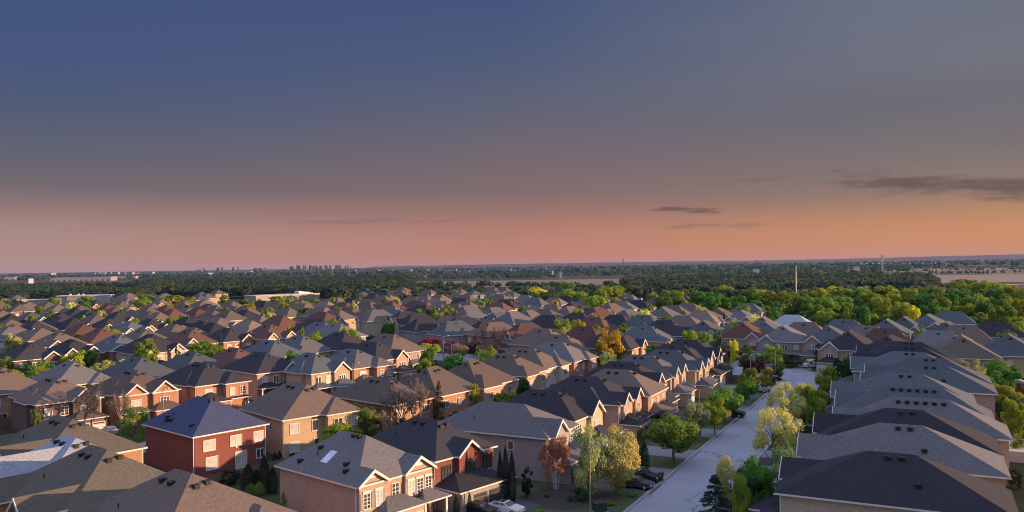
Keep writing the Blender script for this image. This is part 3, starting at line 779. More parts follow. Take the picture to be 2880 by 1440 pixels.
LAMPS = [((8.9, 95.7), -27.5, 'grey curved-arm street lamp in front of the golden willow, tallest in view'), ((31.7, 137.1), -27.5, 'street lamp rising from the green trees beside the street'), ((54.7, 184.9), -27.5, 'street lamp beside the plum-leaved tree near the bend'), ((20.1, 194.2), -27.5, 'street lamp with its head over the tan roof corner behind the orange tree'), ((-36.4, 180.7), -40, 'street lamp in front of the orange brick house with an arched porch'), ((-21.5, 246.5), -40, 'slim street lamp standing beside the crimson trees'), ((-17.2, 222.8), 180, 'short street lamp between the rose tree and the tan bush'), ((-64.4, 147.0), -41, 'street lamp rising behind the blue roof'), ((-94.2, 217.1), -41, 'street lamp in front of the cream house with twin white gables'), ((65.0, 199.0), 242.5, 'street lamp in front of the double garage across the bend'), ((-89.8, 271.4), -41, 'dark street lamp between two gabled orange houses')]
WAREHOUSES = [(-1259, 2335, 162.5, 11.6), (-1851, 2931, 51.0, 12.1), (-3182, 5369, 169.0, 18.7), (-2725, 5196, 30.1, 20.2), (-2651, 5114, 25.4, 19.9), (-2576, 5033, 31.3, 21.7), (-2492, 4941, 30.7, 19.2), (-2405, 4845, 36.1, 20.1), (-2374, 4872, 38.3, 20.2), (-2284, 4772, 37.5, 19.8), (-2352, 5001, 33.1, 14.5), (-2221, 4852, 80.4, 18.1), (-2825, 5210, 146.7, 15.1), (-1398, 2868, 90.2, 8.8), (-1122, 2485, 18.5, 6.2), (-2640, 6279, 78.0, 13.0), (-1660, 4122, 184.3, 10.2), (-1662, 4782, 186.1, 13.9), (-4327, 11041, 91.4, 22.9), (-867, 4313, 44.6, 11.4), (-727, 4004, 111.1, 12.9), (-661, 4252, 52.8, 10.6), (-652, 4887, 68.8, 8.9), (-495, 4377, 72.5, 9.1), (-412, 4233, 56.1, 10.5), (-250, 3130, 60.9, 16.1), (-204, 3322, 52.3, 6.6), (-128, 3500, 113.1, 9.3), (-36, 3412, 62.2, 12.7), (94, 3707, 125.9, 11.4), (195, 3588, 84.7, 8.3), (585, 3830, 73.0, 7.6), (777, 4191, 145.8, 7.6), (1563, 3200, 55.6, 9.3)]
TOWERS = [(-2621, 9500, 47.2, 56.3), (-2541, 9500, 51.1, 67.7), (-2476, 9500, 23.6, 69.9), (-2446, 9500, 27.5, 60.0), (-2399, 9500, 27.5, 69.5), (-2365, 9500, 33.8, 52.5), (-2335, 9500, 18.1, 64.6), (-2316, 9500, 18.1, 48.6), (-2277, 9500, 35.4, 57.5), (-2214, 9500, 43.3, 66.8), (-2163, 9500, 19.7, 63.6), (-2088, 9500, 35.4, 64.9), (-2049, 9500, 37.8, 61.9), (-3497, 9500, 27.5, 54.3), (-3448, 9500, 31.5, 55.2), (-3314, 9500, 23.6, 53.2), (-3255, 9500, 23.6, 52.3), (-3662, 9500, 27.5, 46.6), (-3054, 9500, 47.2, 39.9), (-2997, 9500, 43.3, 39.0), (-2936, 9500, 31.5, 35.8), (-1954, 9500, 19.7, 60.5), (-1980, 9500, 14.2, 46.8), (-1918, 9500, 11.8, 42.7)]
SILO = (92, 1857, 7.7, 13.1)
FARMHOUSES = [(504, 1652, 12.3, 3.0), (100, 1646, 5.5, 4.1), (716, 1663, 11.7, 5.5), (-1183, 3137, 13.0, 6.0), (-1239, 2060, 11.1, 3.4)]
PYLONS = [(1102, 3611, 12.8, 34.5), (1111, 3801, 11.8, 28.7), (970, 4390, 11.7, 27.3), (687, 4950, 15.4, 53.9)]
MASTS = [(-687, 3065, 4.1, 38.8), (-1056, 4110, 3.7, 49.3)]
TOWER2 = (792, 1711, 3.8, 38.0)
MONO = (150.0, 423.2, 27.2)
FLOODS = [(1309, 3000, 13.4), (1330, 3000, 13.6), (1353, 3000, 13.5), (1376, 3000, 13.6), (1399, 3000, 14.0), (1422, 3000, 13.2), (1469, 3000, 13.5), (1492, 3000, 12.6), (1517, 3000, 12.3), (1540, 3000, 12.7), (1588, 3000, 12.5), (1613, 3000, 12.6), (1623, 3000, 12.0), (1630, 3000, 8.6)]
SCHOOL = [(-231.8, 722.8), (-185.7, 770.0)]
BLOCK = [(-414.3, 727.1), (-404.8, 728.8), (-387.0, 732.7), (-364.4, 725.8), (-458.2, 769.0)]
PERGOLA = (22.2, 203.6)
BOX=(10.1, 96.9)
HOOP=(21.1, 137.9)
DECK=(75.0, 121.8)
SHEDS=[(127.1, 219.0), (112.9, 179.2), (90.6, 148.3)]

SC = bpy.context.scene
COL = SC.collection
RNG = random.Random(11)
SUN_AZ = -2.0      # world angle of the sun from +x, degrees
SUN_EL = 10.0

# ------------------------------------------------------------------ helpers
class MB:
    """collects faces and links them as ONE mesh object"""
    def __init__(s): s.v=[]; s.f=[]; s.m=[]
    def face(s, pts, m=0):
        i=len(s.v); s.v+=[tuple(p) for p in pts]; s.f.append(tuple(range(i,i+len(pts)))); s.m.append(m)
    def box(s,x0,x1,y0,y1,z0,z1,m=0,caps=True):
        i=len(s.v)
        s.v+=[(x0,y0,z0),(x1,y0,z0),(x1,y1,z0),(x0,y1,z0),(x0,y0,z1),(x1,y0,z1),(x1,y1,z1),(x0,y1,z1)]
        q=[(0,1,5,4),(1,2,6,5),(2,3,7,6),(3,0,4,7)]
        if caps: q+=[(3,2,1,0),(4,5,6,7)]
        for a in q: s.f.append(tuple(i+k for k in a)); s.m.append(m)
    def hexa(s,p,m=0):
        i=len(s.v); s.v+=[tuple(q) for q in p]
        for a in [(0,1,5,4),(1,2,6,5),(2,3,7,6),(3,0,4,7),(3,2,1,0),(4,5,6,7)]:
            s.f.append(tuple(i+k for k in a)); s.m.append(m)
    def prism(s,front,back,m=0):
        n=len(front); s.face(front,m); s.face(back[::-1],m)
        for k in range(n):
            j=(k+1)%n; s.face([front[j],front[k],back[k],back[j]],m)
    def tube(s,a,b,r0,r1,n=6,m=0):
        a=Vector(a); b=Vector(b); d=(b-a).normalized()
        u=d.cross(Vector((0.3,0.9,0.2))).normalized(); w=d.cross(u)
        A=[a+(u*math.cos(t)+w*math.sin(t))*r0 for t in [2*math.pi*k/n for k in range(n)]]
        B=[b+(u*math.cos(t)+w*math.sin(t))*r1 for t in [2*math.pi*k/n for k in range(n)]]
        i=len(s.v); s.v+=[tuple(p) for p in A+B]
        for k in range(n):
            j=(k+1)%n; s.f.append((i+k,i+j,i+n+j,i+n+k)); s.m.append(m)
        s.f.append(tuple(i+k for k in range(n))[::-1]); s.m.append(m)
        s.f.append(tuple(i+n+k for k in range(n))); s.m.append(m)
    def mesh(s,name,mats):
        me=bpy.data.meshes.new(name); me.from_pydata(s.v,[],s.f)
        for x in mats: me.materials.append(x)
        if any(s.m): me.polygons.foreach_set('material_index',s.m)
        me.update(); return me
    def build(s,name,mats,parent=None,loc=None,rotz=0):
        return link(name,s.mesh(name,mats if isinstance(mats,(list,tuple)) else [mats]),parent,loc,rotz)

def link(name,me,parent=None,loc=None,rotz=0):
    o=bpy.data.objects.new(name,me); COL.objects.link(o)
    if parent is not None: o.parent=parent
    if loc is not None: o.location=loc
    o.rotation_euler=(0,0,rotz); return o
def empty(name,loc=(0,0,0),rotz=0):
    o=bpy.data.objects.new(name,None); o.empty_display_size=.5; COL.objects.link(o); o.location=loc; o.rotation_euler=(0,0,rotz); return o
def tag(o,label,cat,group=None):
    o['label']=label; o['category']=cat
    if group: o['group']=group
    return o
def structure(o): o['kind']='structure'; return o
def stuff(o): o['kind']='stuff'; return o
def copy_tree(o,parent=None):
    c=o.copy(); COL.objects.link(c)
    if parent is not None: c.parent=parent
    for ch in CHILD.get(o.name,[]) : copy_tree(ch,c)
    return c
CHILD={}
def index_children(root):
    st=[root]
    while st:
        o=st.pop(); CHILD[o.name]=list(o.children); st+=CHILD[o.name]
ORD='first second third fourth fifth sixth seventh eighth ninth tenth eleventh twelfth thirteenth fourteenth fifteenth sixteenth seventeenth eighteenth nineteenth twentieth'.split()
TENS={2:'twenty',3:'thirty',4:'forty',5:'fifty'}
def ordinal(n):
    return ORD[n-1] if n<=20 else TENS[n//10]+('-'+ORD[n%10-1] if n%10 else 'th')

# ------------------------------------------------------------------ camera
F_PX=2250.; V_H=744.; ROLL=math.radians(.85); PITCH=math.atan((V_H-720)/F_PX); CAM_H=30.
def setup_camera():
    cd=bpy.data.cameras.new('camera'); cam=bpy.data.objects.new('camera',cd); COL.objects.link(cam)
    cd.sensor_width=36; cd.lens=36*F_PX/2880; cd.clip_start=.5; cd.clip_end=60000
    f=Vector((0,math.cos(PITCH),math.sin(PITCH))); u=Vector((0,-math.sin(PITCH),math.cos(PITCH))); r=Vector((1,0,0))
    c,s=math.cos(ROLL),math.sin(ROLL)
    R=r*c-u*s; U=r*s+u*c
    M=Matrix(((R.x,U.x,-f.x,0),(R.y,U.y,-f.y,0),(R.z,U.z,-f.z,CAM_H),(0,0,0,1))); cam.matrix_world=M
    SC.camera=cam
def across(x,y): return x/y        # how far to the side something is seen

# ------------------------------------------------------------------ materials
def new_mat(name):
    m=bpy.data.materials.new(name); m.use_nodes=True; nt=m.node_tree
    return m,nt,nt.nodes['Principled BSDF']
def N(nt,t,**kw):
    n=nt.nodes.new(t)
    for k,v in kw.items(): setattr(n,k,v)
    return n
def mix(nt,fac,a,b,blend='MIX'):
    n=N(nt,'ShaderNodeMix',data_type='RGBA',blend_type=blend)
    for sock,val in ((0,fac),(6,a),(7,b)):
        if hasattr(val,'links') or hasattr(val,'is_linked'): nt.links.new(val,n.inputs[sock])
        elif sock==0: n.inputs[0].default_value=val
        else: n.inputs[sock].default_value=(*val,1) if len(val)==3 else val
    return n.outputs[2]
def noise(nt,vec,scale,detail=2,rough=.5):
    n=N(nt,'ShaderNodeTexNoise'); n.inputs['Scale'].default_value=scale; n.inputs['Detail'].default_value=detail; n.inputs['Roughness'].default_value=rough
    if vec is not None: nt.links.new(vec,n.inputs['Vector'])
    return n.outputs['Fac']
def ramp(nt,fac,stops):
    n=N(nt,'ShaderNodeValToRGB'); cr=n.color_ramp
    while len(cr.elements)<len(stops): cr.elements.new(.5)
    for e,(p,c) in zip(cr.elements,stops): e.position=p; e.color=(*c,1) if len(c)==3 else c
    nt.links.new(fac,n.inputs[0]); return n.outputs[0]
def mapping(nt,scale,coord='Object'):
    tc=N(nt,'ShaderNodeTexCoord'); mp=N(nt,'ShaderNodeMapping'); mp.inputs['Scale'].default_value=scale
    nt.links.new(tc.outputs[coord],mp.inputs['Vector']); return mp.outputs[0]
def sc(c,k): return tuple(min(1,x*k) for x in c)
def plain(name,c,rough=.6,metal=0,spec=.3):
    m,nt,b=new_mat(name); b.inputs['Base Color'].default_value=(*c,1); b.inputs['Roughness'].default_value=rough; b.inputs['Metallic'].default_value=metal
    b.inputs['Specular IOR Level'].default_value=spec
    if metal==0:
        f=noise(nt,mapping(nt,(1,1,1)),3,4); nt.links.new(mix(nt,f,sc(c,.82),sc(c,1.15)),b.inputs['Base Color'])
    return m
def shingle(name,c):
    m,nt,b=new_mat(name)
    f0=noise(nt,mapping(nt,(1.5,1.5,5)),1.9,4,.8); f2=noise(nt,mapping(nt,(1,1,1)),.22,2)
    e_=N(nt,'ShaderNodeMapRange'); e_.inputs[1].default_value=.33; e_.inputs[2].default_value=.67; nt.links.new(f0,e_.inputs[0]); f1=e_.outputs[0]
    w=N(nt,'ShaderNodeTexWave',wave_type='BANDS',bands_direction='Z'); w.inputs['Scale'].default_value=2.6; w.inputs['Distortion'].default_value=.6; w.inputs['Detail'].default_value=2
    nt.links.new(mapping(nt,(1,1,1)),w.inputs['Vector'])
    a=mix(nt,f1,sc(c,.55 if c[0]<.3 else .45),sc(c,1.42)); a=mix(nt,f2,a,mix(nt,.5,a,sc(c,1.25)))
    wf=N(nt,'ShaderNodeMath',operation='MULTIPLY'); nt.links.new(w.outputs['Fac'],wf.inputs[0]); wf.inputs[1].default_value=.28
    a=mix(nt,wf.outputs[0],a,sc(c,.55))
    oi=N(nt,'ShaderNodeObjectInfo'); h=N(nt,'ShaderNodeHueSaturation'); nt.links.new(a,h.inputs['Color'])
    mr=N(nt,'ShaderNodeMapRange'); nt.links.new(oi.outputs['Random'],mr.inputs[0]); mr.inputs[3].default_value=.82; mr.inputs[4].default_value=1.18; nt.links.new(mr.outputs[0],h.inputs['Value'])
    nt.links.new(h.outputs[0],b.inputs['Base Color']); b.inputs['Roughness'].default_value=.92; b.inputs['Specular IOR Level'].default_value=.25
    bp=N(nt,'ShaderNodeBump'); bp.inputs['Strength'].default_value=.35; bp.inputs['Distance'].default_value=.05; nt.links.new(f1,bp.inputs['Height']); nt.links.new(bp.outputs[0],b.inputs['Normal'])
    return m
def brick(name,c,mortar=None):
    m,nt,b=new_mat(name)
    tc=N(nt,'ShaderNodeTexCoord'); sp=N(nt,'ShaderNodeSeparateXYZ'); nt.links.new(tc.outputs['Object'],sp.inputs[0])
    ad=N(nt,'ShaderNodeMath',operation='ADD'); nt.links.new(sp.outputs[0],ad.inputs[0]); nt.links.new(sp.outputs[1],ad.inputs[1])
    cb=N(nt,'ShaderNodeCombineXYZ'); nt.links.new(ad.outputs[0],cb.inputs[0]); nt.links.new(sp.outputs[2],cb.inputs[1])
    bt=N(nt,'ShaderNodeTexBrick'); nt.links.new(cb.outputs[0],bt.inputs['Vector'])
    bt.inputs['Color1'].default_value=(*sc(c,.72),1); bt.inputs['Color2'].default_value=(*sc(c,1.28),1); bt.inputs['Mortar'].default_value=(*(mortar or tuple(.5*x+.18 for x in c)),1)
    bt.inputs['Scale'].default_value=1; bt.inputs['Brick Width'].default_value=.26; bt.inputs['Row Height'].default_value=.085; bt.inputs['Mortar Size'].default_value=.008
    f=noise(nt,mapping(nt,(1,1,2.5)),.9,4,.65)
    a=mix(nt,f,mix(nt,.55,bt.outputs[0],sc(c,.75)),mix(nt,.3,bt.outputs[0],sc(c,1.2)))
    nt.links.new(a,b.inputs['Base Color']); b.inputs['Roughness'].default_value=.9; b.inputs['Specular IOR Level'].default_value=.2
    return m
def glass(name,c,rough=.08):
    m,nt,b=new_mat(name); b.inputs['Roughness'].default_value=rough; b.inputs['Specular IOR Level'].default_value=.8
    f=noise(nt,mapping(nt,(1.2,1.2,.9)),1.1,1); nt.links.new(mix(nt,f,sc(c,.6),sc(c,1.6)),b.inputs['Base Color']); return m
def leaf(name,c,trans=.45,var=1.0):
    m,nt,b=new_mat(name)
    g=N(nt,'ShaderNodeNewGeometry'); at=N(nt,'ShaderNodeAttribute',attribute_name='clump'); oi=N(nt,'ShaderNodeObjectInfo')
    a=mix(nt,g.outputs['Random Per Island'],sc(c,1-.3*var),sc(c,1+.35*var))
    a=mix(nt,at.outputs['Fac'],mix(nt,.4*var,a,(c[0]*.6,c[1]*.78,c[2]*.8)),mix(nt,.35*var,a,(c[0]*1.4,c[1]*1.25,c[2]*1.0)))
    h=N(nt,'ShaderNodeHueSaturation'); nt.links.new(a,h.inputs['Color'])
    mr=N(nt,'ShaderNodeMapRange'); nt.links.new(oi.outputs['Random'],mr.inputs[0]); mr.inputs[3].default_value=.8; mr.inputs[4].default_value=1.2; nt.links.new(mr.outputs[0],h.inputs['Value'])
    mr2=N(nt,'ShaderNodeMapRange'); nt.links.new(oi.outputs['Random'],mr2.inputs[0]); mr2.inputs[3].default_value=.485; mr2.inputs[4].default_value=.515; nt.links.new(mr2.outputs[0],h.inputs['Hue'])
    nt.links.new(h.outputs[0],b.inputs['Base Color']); b.inputs['Roughness'].default_value=.7; b.inputs['Specular IOR Level'].default_value=.15
    tr=N(nt,'ShaderNodeBsdfTranslucent'); nt.links.new(h.outputs[0],tr.inputs[0]); ms=N(nt,'ShaderNodeMixShader'); ms.inputs[0].default_value=trans
    nt.links.new(b.outputs[0],ms.inputs[1]); nt.links.new(tr.outputs[0],ms.inputs[2]); nt.links.new(ms.outputs[0],nt.nodes['Material Output'].inputs[0])
    return m

M={}
ROOFC={'dk':(.038,.037,.044),'gr':(.130,.124,.126),'bl':(.050,.062,.118),'br':(.135,.102,.083),'rb':(.118,.060,.048),'tan':(.17,.132,.105),'ol':(.125,.110,.084),'lt':(.31,.33,.37),'sl':(.092,.104,.114)}
ROOFN={'dk':'charcoal','gr':'grey','bl':'deep-blue','br':'brown','rb':'red-brown','tan':'tan','ol':'olive-brown','lt':'pale-grey','sl':'slate-blue'}
WALLC={'or':(.41,.215,.125),'bg':(.47,.34,.22),'pk':(.46,.315,.245),'rd':(.215,.060,.045),'db':(.15,.09,.072),'cr':(.5,.41,.29),'wt':(.6,.50,.42),'gy':(.34,.29,.27)}
for k,c in ROOFC.items(): M['roof_'+k]=shingle('shingles_'+ROOFN[k],c)
for k,c in WALLC.items(): M['wall_'+k]=brick('brick_'+k,c)
M['white']=plain('white_trim',(.70,.67,.64),.5); M['stone']=plain('pale_stone',(.52,.45,.38),.8); M['black']=plain('black_metal',(.018,.018,.02),.5)
M['darkframe']=plain('dark_frame',(.03,.025,.022),.5); M['brownframe']=plain('brown_frame',(.16,.10,.07),.6)
M['pane']=glass('window_glass',(.05,.055,.062)); M['blind']=glass('window_blinds',(.42,.42,.40),.3); M['greenpane']=glass('tinted_glass',(.05,.07,.05))
M['door_w']=plain('garage_white',(.62,.6,.58),.5); M['door_b']=plain('garage_brown',(.18,.10,.065),.5); M['door_k']=plain('garage_dark',(.05,.047,.05),.45); M['wood']=plain('timber',(.20,.13,.085),.8)
M['shutter']=plain('grey_shutter',(.3,.25,.22),.6); M['skylight']=glass('skylight_glass',(.5,.55,.65),.1)
LEAFC={'lime':(.180,.235,.024),'fresh':(.115,.188,.030),'green':(.066,.150,.026),'deep':(.036,.080,.024),'dark':(.017,.031,.018),'olive':(.125,.170,.032),'gold':(.195,.225,.026),'yellow':(.36,.33,.020),'amber':(.25,.215,.030),
 'orange':(.32,.20,.022),'rust':(.26,.12,.075),'bronze':(.120,.098,.042),'tan':(.26,.205,.11),'sage':(.16,.20,.10),'mint':(.12,.21,.11),'spruce':(.040,.078,.062),'plum':(.060,.022,.026),'crimson':(.20,.022,.060),'rose':(.24,.085,.11),'pale':(.28,.30,.125),'straw':(.40,.385,.135)}
LEAFN={'pale':'pale grey-green','straw':'pale straw-yellow','lime':'lime-green','fresh':'fresh green','green':'mid-green','deep':'deep green','dark':'very dark','olive':'olive','gold':'golden-olive','yellow':'bright yellow','amber':'amber','orange':'orange-topped','rust':'rust-red','bronze':'bronze','tan':'tan','sage':'grey-green','mint':'pale green','spruce':'blue-green','plum':'dark plum','crimson':'crimson','rose':'rose-pink','bark':'leafless grey','rosebark':'leafless reddish'}
for k,c in LEAFC.items():
    M['leaf_'+k]=leaf('foliage_'+k,sc(c,1.6))
M['bark']=plain('bark',(.17,.14,.12),.9); M['rosebark']=plain('reddish_twigs',(.24,.14,.115),.9); M['birch']=plain('birch_bark',(.55,.52,.47),.8)
# ------------------------------------------------------------------ houses
def facer(f,W,D):
    if f==0: return lambda u,d,z:(u,-D/2-d,z)
    if f==1: return lambda u,d,z:(W/2+d,u,z)
    if f==2: return lambda u,d,z:(-u,D/2+d,z)
    return lambda u,d,z:(-W/2-d,-u,z)
FROT={0:0,1:math.pi/2,2:math.pi,3:-math.pi/2}
WCACHE={}
def window_mesh(w,h,nx,ny,kind,frame,pane,far):
    """origin at the middle of the opening, facing -y"""
    key=(w,h,nx,ny,kind,frame,pane,far)
    if key in WCACHE: return WCACHE[key]
    fr=MB(); t=.09 if not far else .14
    a,b=w/2,h/2
    if kind=='arch':
        n=8; out=[(-a-t,-b-t),(a+t,-b-t)]+[((a+t)*math.cos(math.pi*k/n),b+(a+t)*math.sin(math.pi*k/n)) for k in range(n+1)]
        inn=[(-a,-b),(a,-b)]+[(a*math.cos(math.pi*k/n),b+a*math.sin(math.pi*k/n)) for k in range(n+1)]
        for k in range(len(out)):
            j=(k+1)%len(out); O0,O1,I1,I0=out[k],out[j],inn[j],inn[k]
            fr.hexa([(O0[0],-.08,O0[1]),(O1[0],-.08,O1[1]),(I1[0],-.08,I1[1]),(I0[0],-.08,I0[1]),(O0[0],.02,O0[1]),(O1[0],.02,O1[1]),(I1[0],.02,I1[1]),(I0[0],.02,I0[1])])
        pn=MB(); pn.prism([(x,-.03,z) for x,z in inn],[(x,.02,z) for x,z in inn])
    else:
        fr.box(-a-t,a+t,-.08,.02,b,b+t); fr.box(-a-t,a+t,-.1,.02,-b-t*1.3,-b); fr.box(-a-t,-a,-.08,.02,-b,b); fr.box(a,a+t,-.08,.02,-b,b)
        pn=MB(); pn.box(-a,a,-.03,.02,-b,b)
    m=.03 if not far else .06
    for k in range(1,nx):
        x=-a+w*k/nx; mm=m*1.6 if nx<=3 else m; fr.box(x-mm,x+mm,-.07,-.028,-b,b+(a*.95 if kind=='arch' else 0))
    for k in range(1,ny):
        z=-b+h*k/ny; fr.box(-a,a,-.065,-.029,z-m,z+m)
    if far==2:
        i=len(fr.v); fr.v+=pn.v; fr.f+=[tuple(i+q for q in f) for f in pn.f]; fr.m+=[1]*len(pn.f)
        r=(fr.mesh('window',[M[frame],M[pane]]),None)
    else: r=(fr.mesh('window',[M[frame]]),pn.mesh('pane',[M[pane]]))
    WCACHE[key]=r; return r
def add_window(root,F,f,u,d,z,w,h,nx=2,ny=1,kind='',frame='white',pane='pane',lod=0,extra=None):
    far=0 if lod==0 else 1 if lod==1 else 2
    a,b=window_mesh(w,h,nx,ny,kind,frame,pane,far)
    o=link('window',a,root,F(u,d+.01,z),FROT[f])
    if b: link('pane',b,o)
    return o
def hip(mb,x0,x1,y0,y1,z,zt,rl,tan):
    """hip roof on an eave rectangle; rl>0 ridge along y, rl<0 along x"""
    cx,cy=(x0+x1)/2,(y0+y1)/2
    if rl>=0: zr=zt+tan*(x1-x0)/2; r0=(cx,cy-rl/2,zr); r1=(cx,cy+rl/2,zr)
    else: zr=zt+tan*(y1-y0)/2; r0=(cx+rl/2,cy,zr); r1=(cx-rl/2,cy,zr)
    B=[(x0,y0,z),(x1,y0,z),(x1,y1,z),(x0,y1,z)]; T=[(x,y,zt) for x,y,_ in B]
    mb.face(B[::-1],1)
    for k in range(4): mb.face([B[k],B[(k+1)%4],T[(k+1)%4],T[k]],1)
    if rl>=0:
        mb.face([T[0],T[1],r0]); mb.face([T[1],T[2],r1,r0]); mb.face([T[2],T[3],r1]); mb.face([T[3],T[0],r0,r1])
    else:
        mb.face([T[0],T[1],r1,r0]); mb.face([T[1],T[2],r1]); mb.face([T[2],T[3],r0,r1]); mb.face([T[3],T[0],r0])
    return zr
def garage_door(root,F,f,u,d,w,h,mat,lod):
    g=MB(); P=lambda a,b,z:F(u+a,d+b,z)
    n=4
    for k in range(n):
        z0=.02+h*k/n; z1=h*(k+1)/n-.04
        p=[P(-w/2,.05,z0),P(w/2,.05,z0),P(w/2,-.02,z0),P(-w/2,-.02,z0)]; g.hexa(p+[(x,y,z1) for x,y,_ in p])
    o=g.build('garage_door',M[mat],root)
    if lod==0:
        s=MB()
        p=[P(-w*.42,.07,h*.8),P(w*.42,.07,h*.8),P(w*.42,.051,h*.8),P(-w*.42,.051,h*.8)]; s.hexa(p+[(x,y,z+.25) for x,y,z in p])
        s.build('door_window',M['pane'],o)
    return o
HCACHE={}
def house_template(W,D,rl,he,tan,roof,wall,style,lod):
    root=empty('brick_house'); o=.5; zt=he+.2; ex,ey=W/2+o,D/2+o
    wm=M['wall_'+wall]; rm=[M['roof_'+roof],M['white'],M['black']]
    frame='darkframe' if style=='DARK' else 'white'
    rng=random.Random(hash((W,D,roof,wall,style)) & 0xffff if False else int(W*10+D*7)+sum(map(ord,roof+wall+style)))
    walls=MB(); walls.box(-W/2,W/2,-D/2,D/2,0,he,0,False)
    rf=MB(); zr=hip(rf,-ex,ex,-ey,ey,he,zt,rl,tan)
    side_run=ex if rl>=0 else ex+rl/2; end_run=ey-rl/2 if rl>=0 else ey
    rise=zr-zt; slope={0:rise/end_run,2:rise/end_run,1:rise/side_run,3:rise/side_run}
    street='g' in style or style in('PINK','DARK','S')
    later=[]
    def gable(f,x0,x1,d,tg,win=True,ped=False,vent=False):
        F=facer(f,W,D); half=(x1-x0)/2; mid=(x0+x1)/2; o2=.38; ze=zt; 
        sf=slope[1] if f in(0,2) else slope[0]; lim=(ex if f in(0,2) else ey)-abs(mid); zg=min(ze+tg*(half+o2), zr-.25, zt+sf*lim*.985); tg2=(zg-ze)/(half+o2); df=d+.42; back=o-(zg-zt)/slope[f]-.4; e=o-.06
        if d>.05:
            for a,b in((F(x0,d,0),F(x1,d,0)),(F(x1,d,0),F(x1,-.2,0)),(F(x0,-.2,0),F(x0,d,0))):
                walls.face([a,b,(b[0],b[1],he),(a[0],a[1],he)])
        for q in(-1,1):
            xe=mid+q*(half+o2)
            pts=[F(xe,df,ze),F(xe,e,ze),F(mid,back,zg),F(mid,df,zg)]
            rf.face(pts if q>0 else pts[::-1]); 
            lo=[(x,y,z-.17) for x,y,z in pts]; rf.face(lo[::-1] if q>0 else lo,1)
            rf.face([pts[0],pts[1],lo[1],lo[0]],1)
        g=MB(); P=[(x0,he+.004),(x1,he+.004),(x1,ze-.17+tg2*o2),(mid,zg-.2),(x0,ze-.17+tg2*o2)]
        g.prism([F(u,d+.004,z) for u,z in P],[F(u,d-.14,z) for u,z in P])
        go=g.build('gable',wm,root)
        t=MB(); th=.30 if lod==0 else .36; w=half+o2
        C0=[(mid-w,ze+.02),(mid,zg+.02),(mid+w,ze+.02)]; C1=[(mid+w,ze-th),(mid,zg-th*1.15),(mid-w,ze-th)]
        for A in(([C0[0],C0[1],C1[1],C1[2]]),([C0[1],C0[2],C1[0],C1[1]])):
            t.prism([F(u,df+.05,z) for u,z in A],[F(u,df-.03,z) for u,z in A])
        if ped: 
            A=[(x0-o2,he-.02),(x1+o2,he-.02),(x1+o2,he+.22),(x0-o2,he+.22)]; t.prism([F(u,df+.03,z) for u,z in A],[F(u,d+.01,z) for u,z in A])
        t.build('gable_trim',M['white'],go)
        if vent and lod==0:
            v=MB(); n=8; zz=he+.75; pts=[(.55*math.cos(math.pi*k/n),zz+.5*math.sin(math.pi*k/n)) for k in range(n+1)]
            v.prism([F(mid+a,d+.06,z) for a,z in pts],[F(mid+a,d-.02,z) for a,z in pts]); v.build('gable_vent',M['white'],go)
        return mid,half,d
    def hipwing(f,x0,x1,d):
        F=facer(f,W,D); half=(x1-x0)/2; mid=(x0+x1)/2; zg=min(zt+tan*(half+o),zr-.2); back=o-(zg-zt)/slope[f]-.4; e=o-.06
        for a,b in((F(x0,d,0),F(x1,d,0)),(F(x1,d,0),F(x1,-.2,0)),(F(x0,-.2,0),F(x0,d,0))):
            walls.face([a,b,(b[0],b[1],he),(a[0],a[1],he)])
        L,Rr=x0-o+.02,x1+o-.02; fr=d+o; ap=fr-(half+o)*.9
        A,B,Cc,Dd=F(L,fr,zt),F(Rr,fr,zt),F(Rr,e,zt),F(L,e,zt); p=F(mid,ap,zg); q=F(mid,min(back,ap-.1),zg)
        rf.face([A,B,p]); rf.face([B,Cc,q,p]); rf.face([Dd,A,p,q])
        z0=he+.012
        lo=[(x,y,z0) for x,y,_ in(A,B,Cc,Dd)]
        for k in(0,1,3): 
            j=(k+1)%4; T=[A,B,Cc,Dd]; rf.face([lo[k],lo[j],T[j],T[k]],1)
        rf.face(lo[::-1],1)
    def lowroof(name,f,x0,x1,d,ze,roofmat,slope_=.42,inset=None,zmax=2.1):
        F=facer(f,W,D); g=MB(); q=.35; run=d+q; top=min(slope_*run,zmax); ins=min(run*.75,(x1-x0)/2+q-.15) if inset is None else inset
        L,Rr=x0-q,x1+q; z0,z1=ze,ze+.17
        B=[F(L,run,z0),F(Rr,run,z0),F(Rr,.006,z0),F(L,.006,z0)]; T=[(x,y,z1) for x,y,_ in B]
        p,r=F(L+ins,.006,z1+top),F(Rr-ins,.006,z1+top)
        g.face(B[::-1],1)
        for k in(0,1,3): g.face([B[k],B[(k+1)%4],T[(k+1)%4],T[k]],1)
        g.face([T[0],T[1],r,p]); g.face([T[1],T[2],r]); g.face([T[3],T[0],p])
        return g.build(name,[roofmat,M['white']],root)
    def garage(f,x0,x1,d,wallmat=None,doors='door_w',single=False,roofmat=None,zmax=2.1):
        F=facer(f,W,D); g=MB(); h=2.75
        for a,b in((F(x0,d,0),F(x1,d,0)),(F(x1,d,0),F(x1,-.1,0)),(F(x0,-.1,0),F(x0,d,0))): g.face([a,b,(b[0],b[1],h),(a[0],a[1],h)])
        g.build('garage_wall',wallmat or wm,root)
        lowroof('garage_roof',f,x0,x1,d,h,roofmat or M['roof_'+roof],zmax=zmax)
        n=2 if (x1-x0)>4.6 and not single else 1; w=2.35 if n==2 else min(4.6,x1-x0-.8)
        for k in range(n): garage_door(root,F,f,(x0+x1)/2+(k-(n-1)/2)*(w+.35),d,w,2.15,doors,lod)
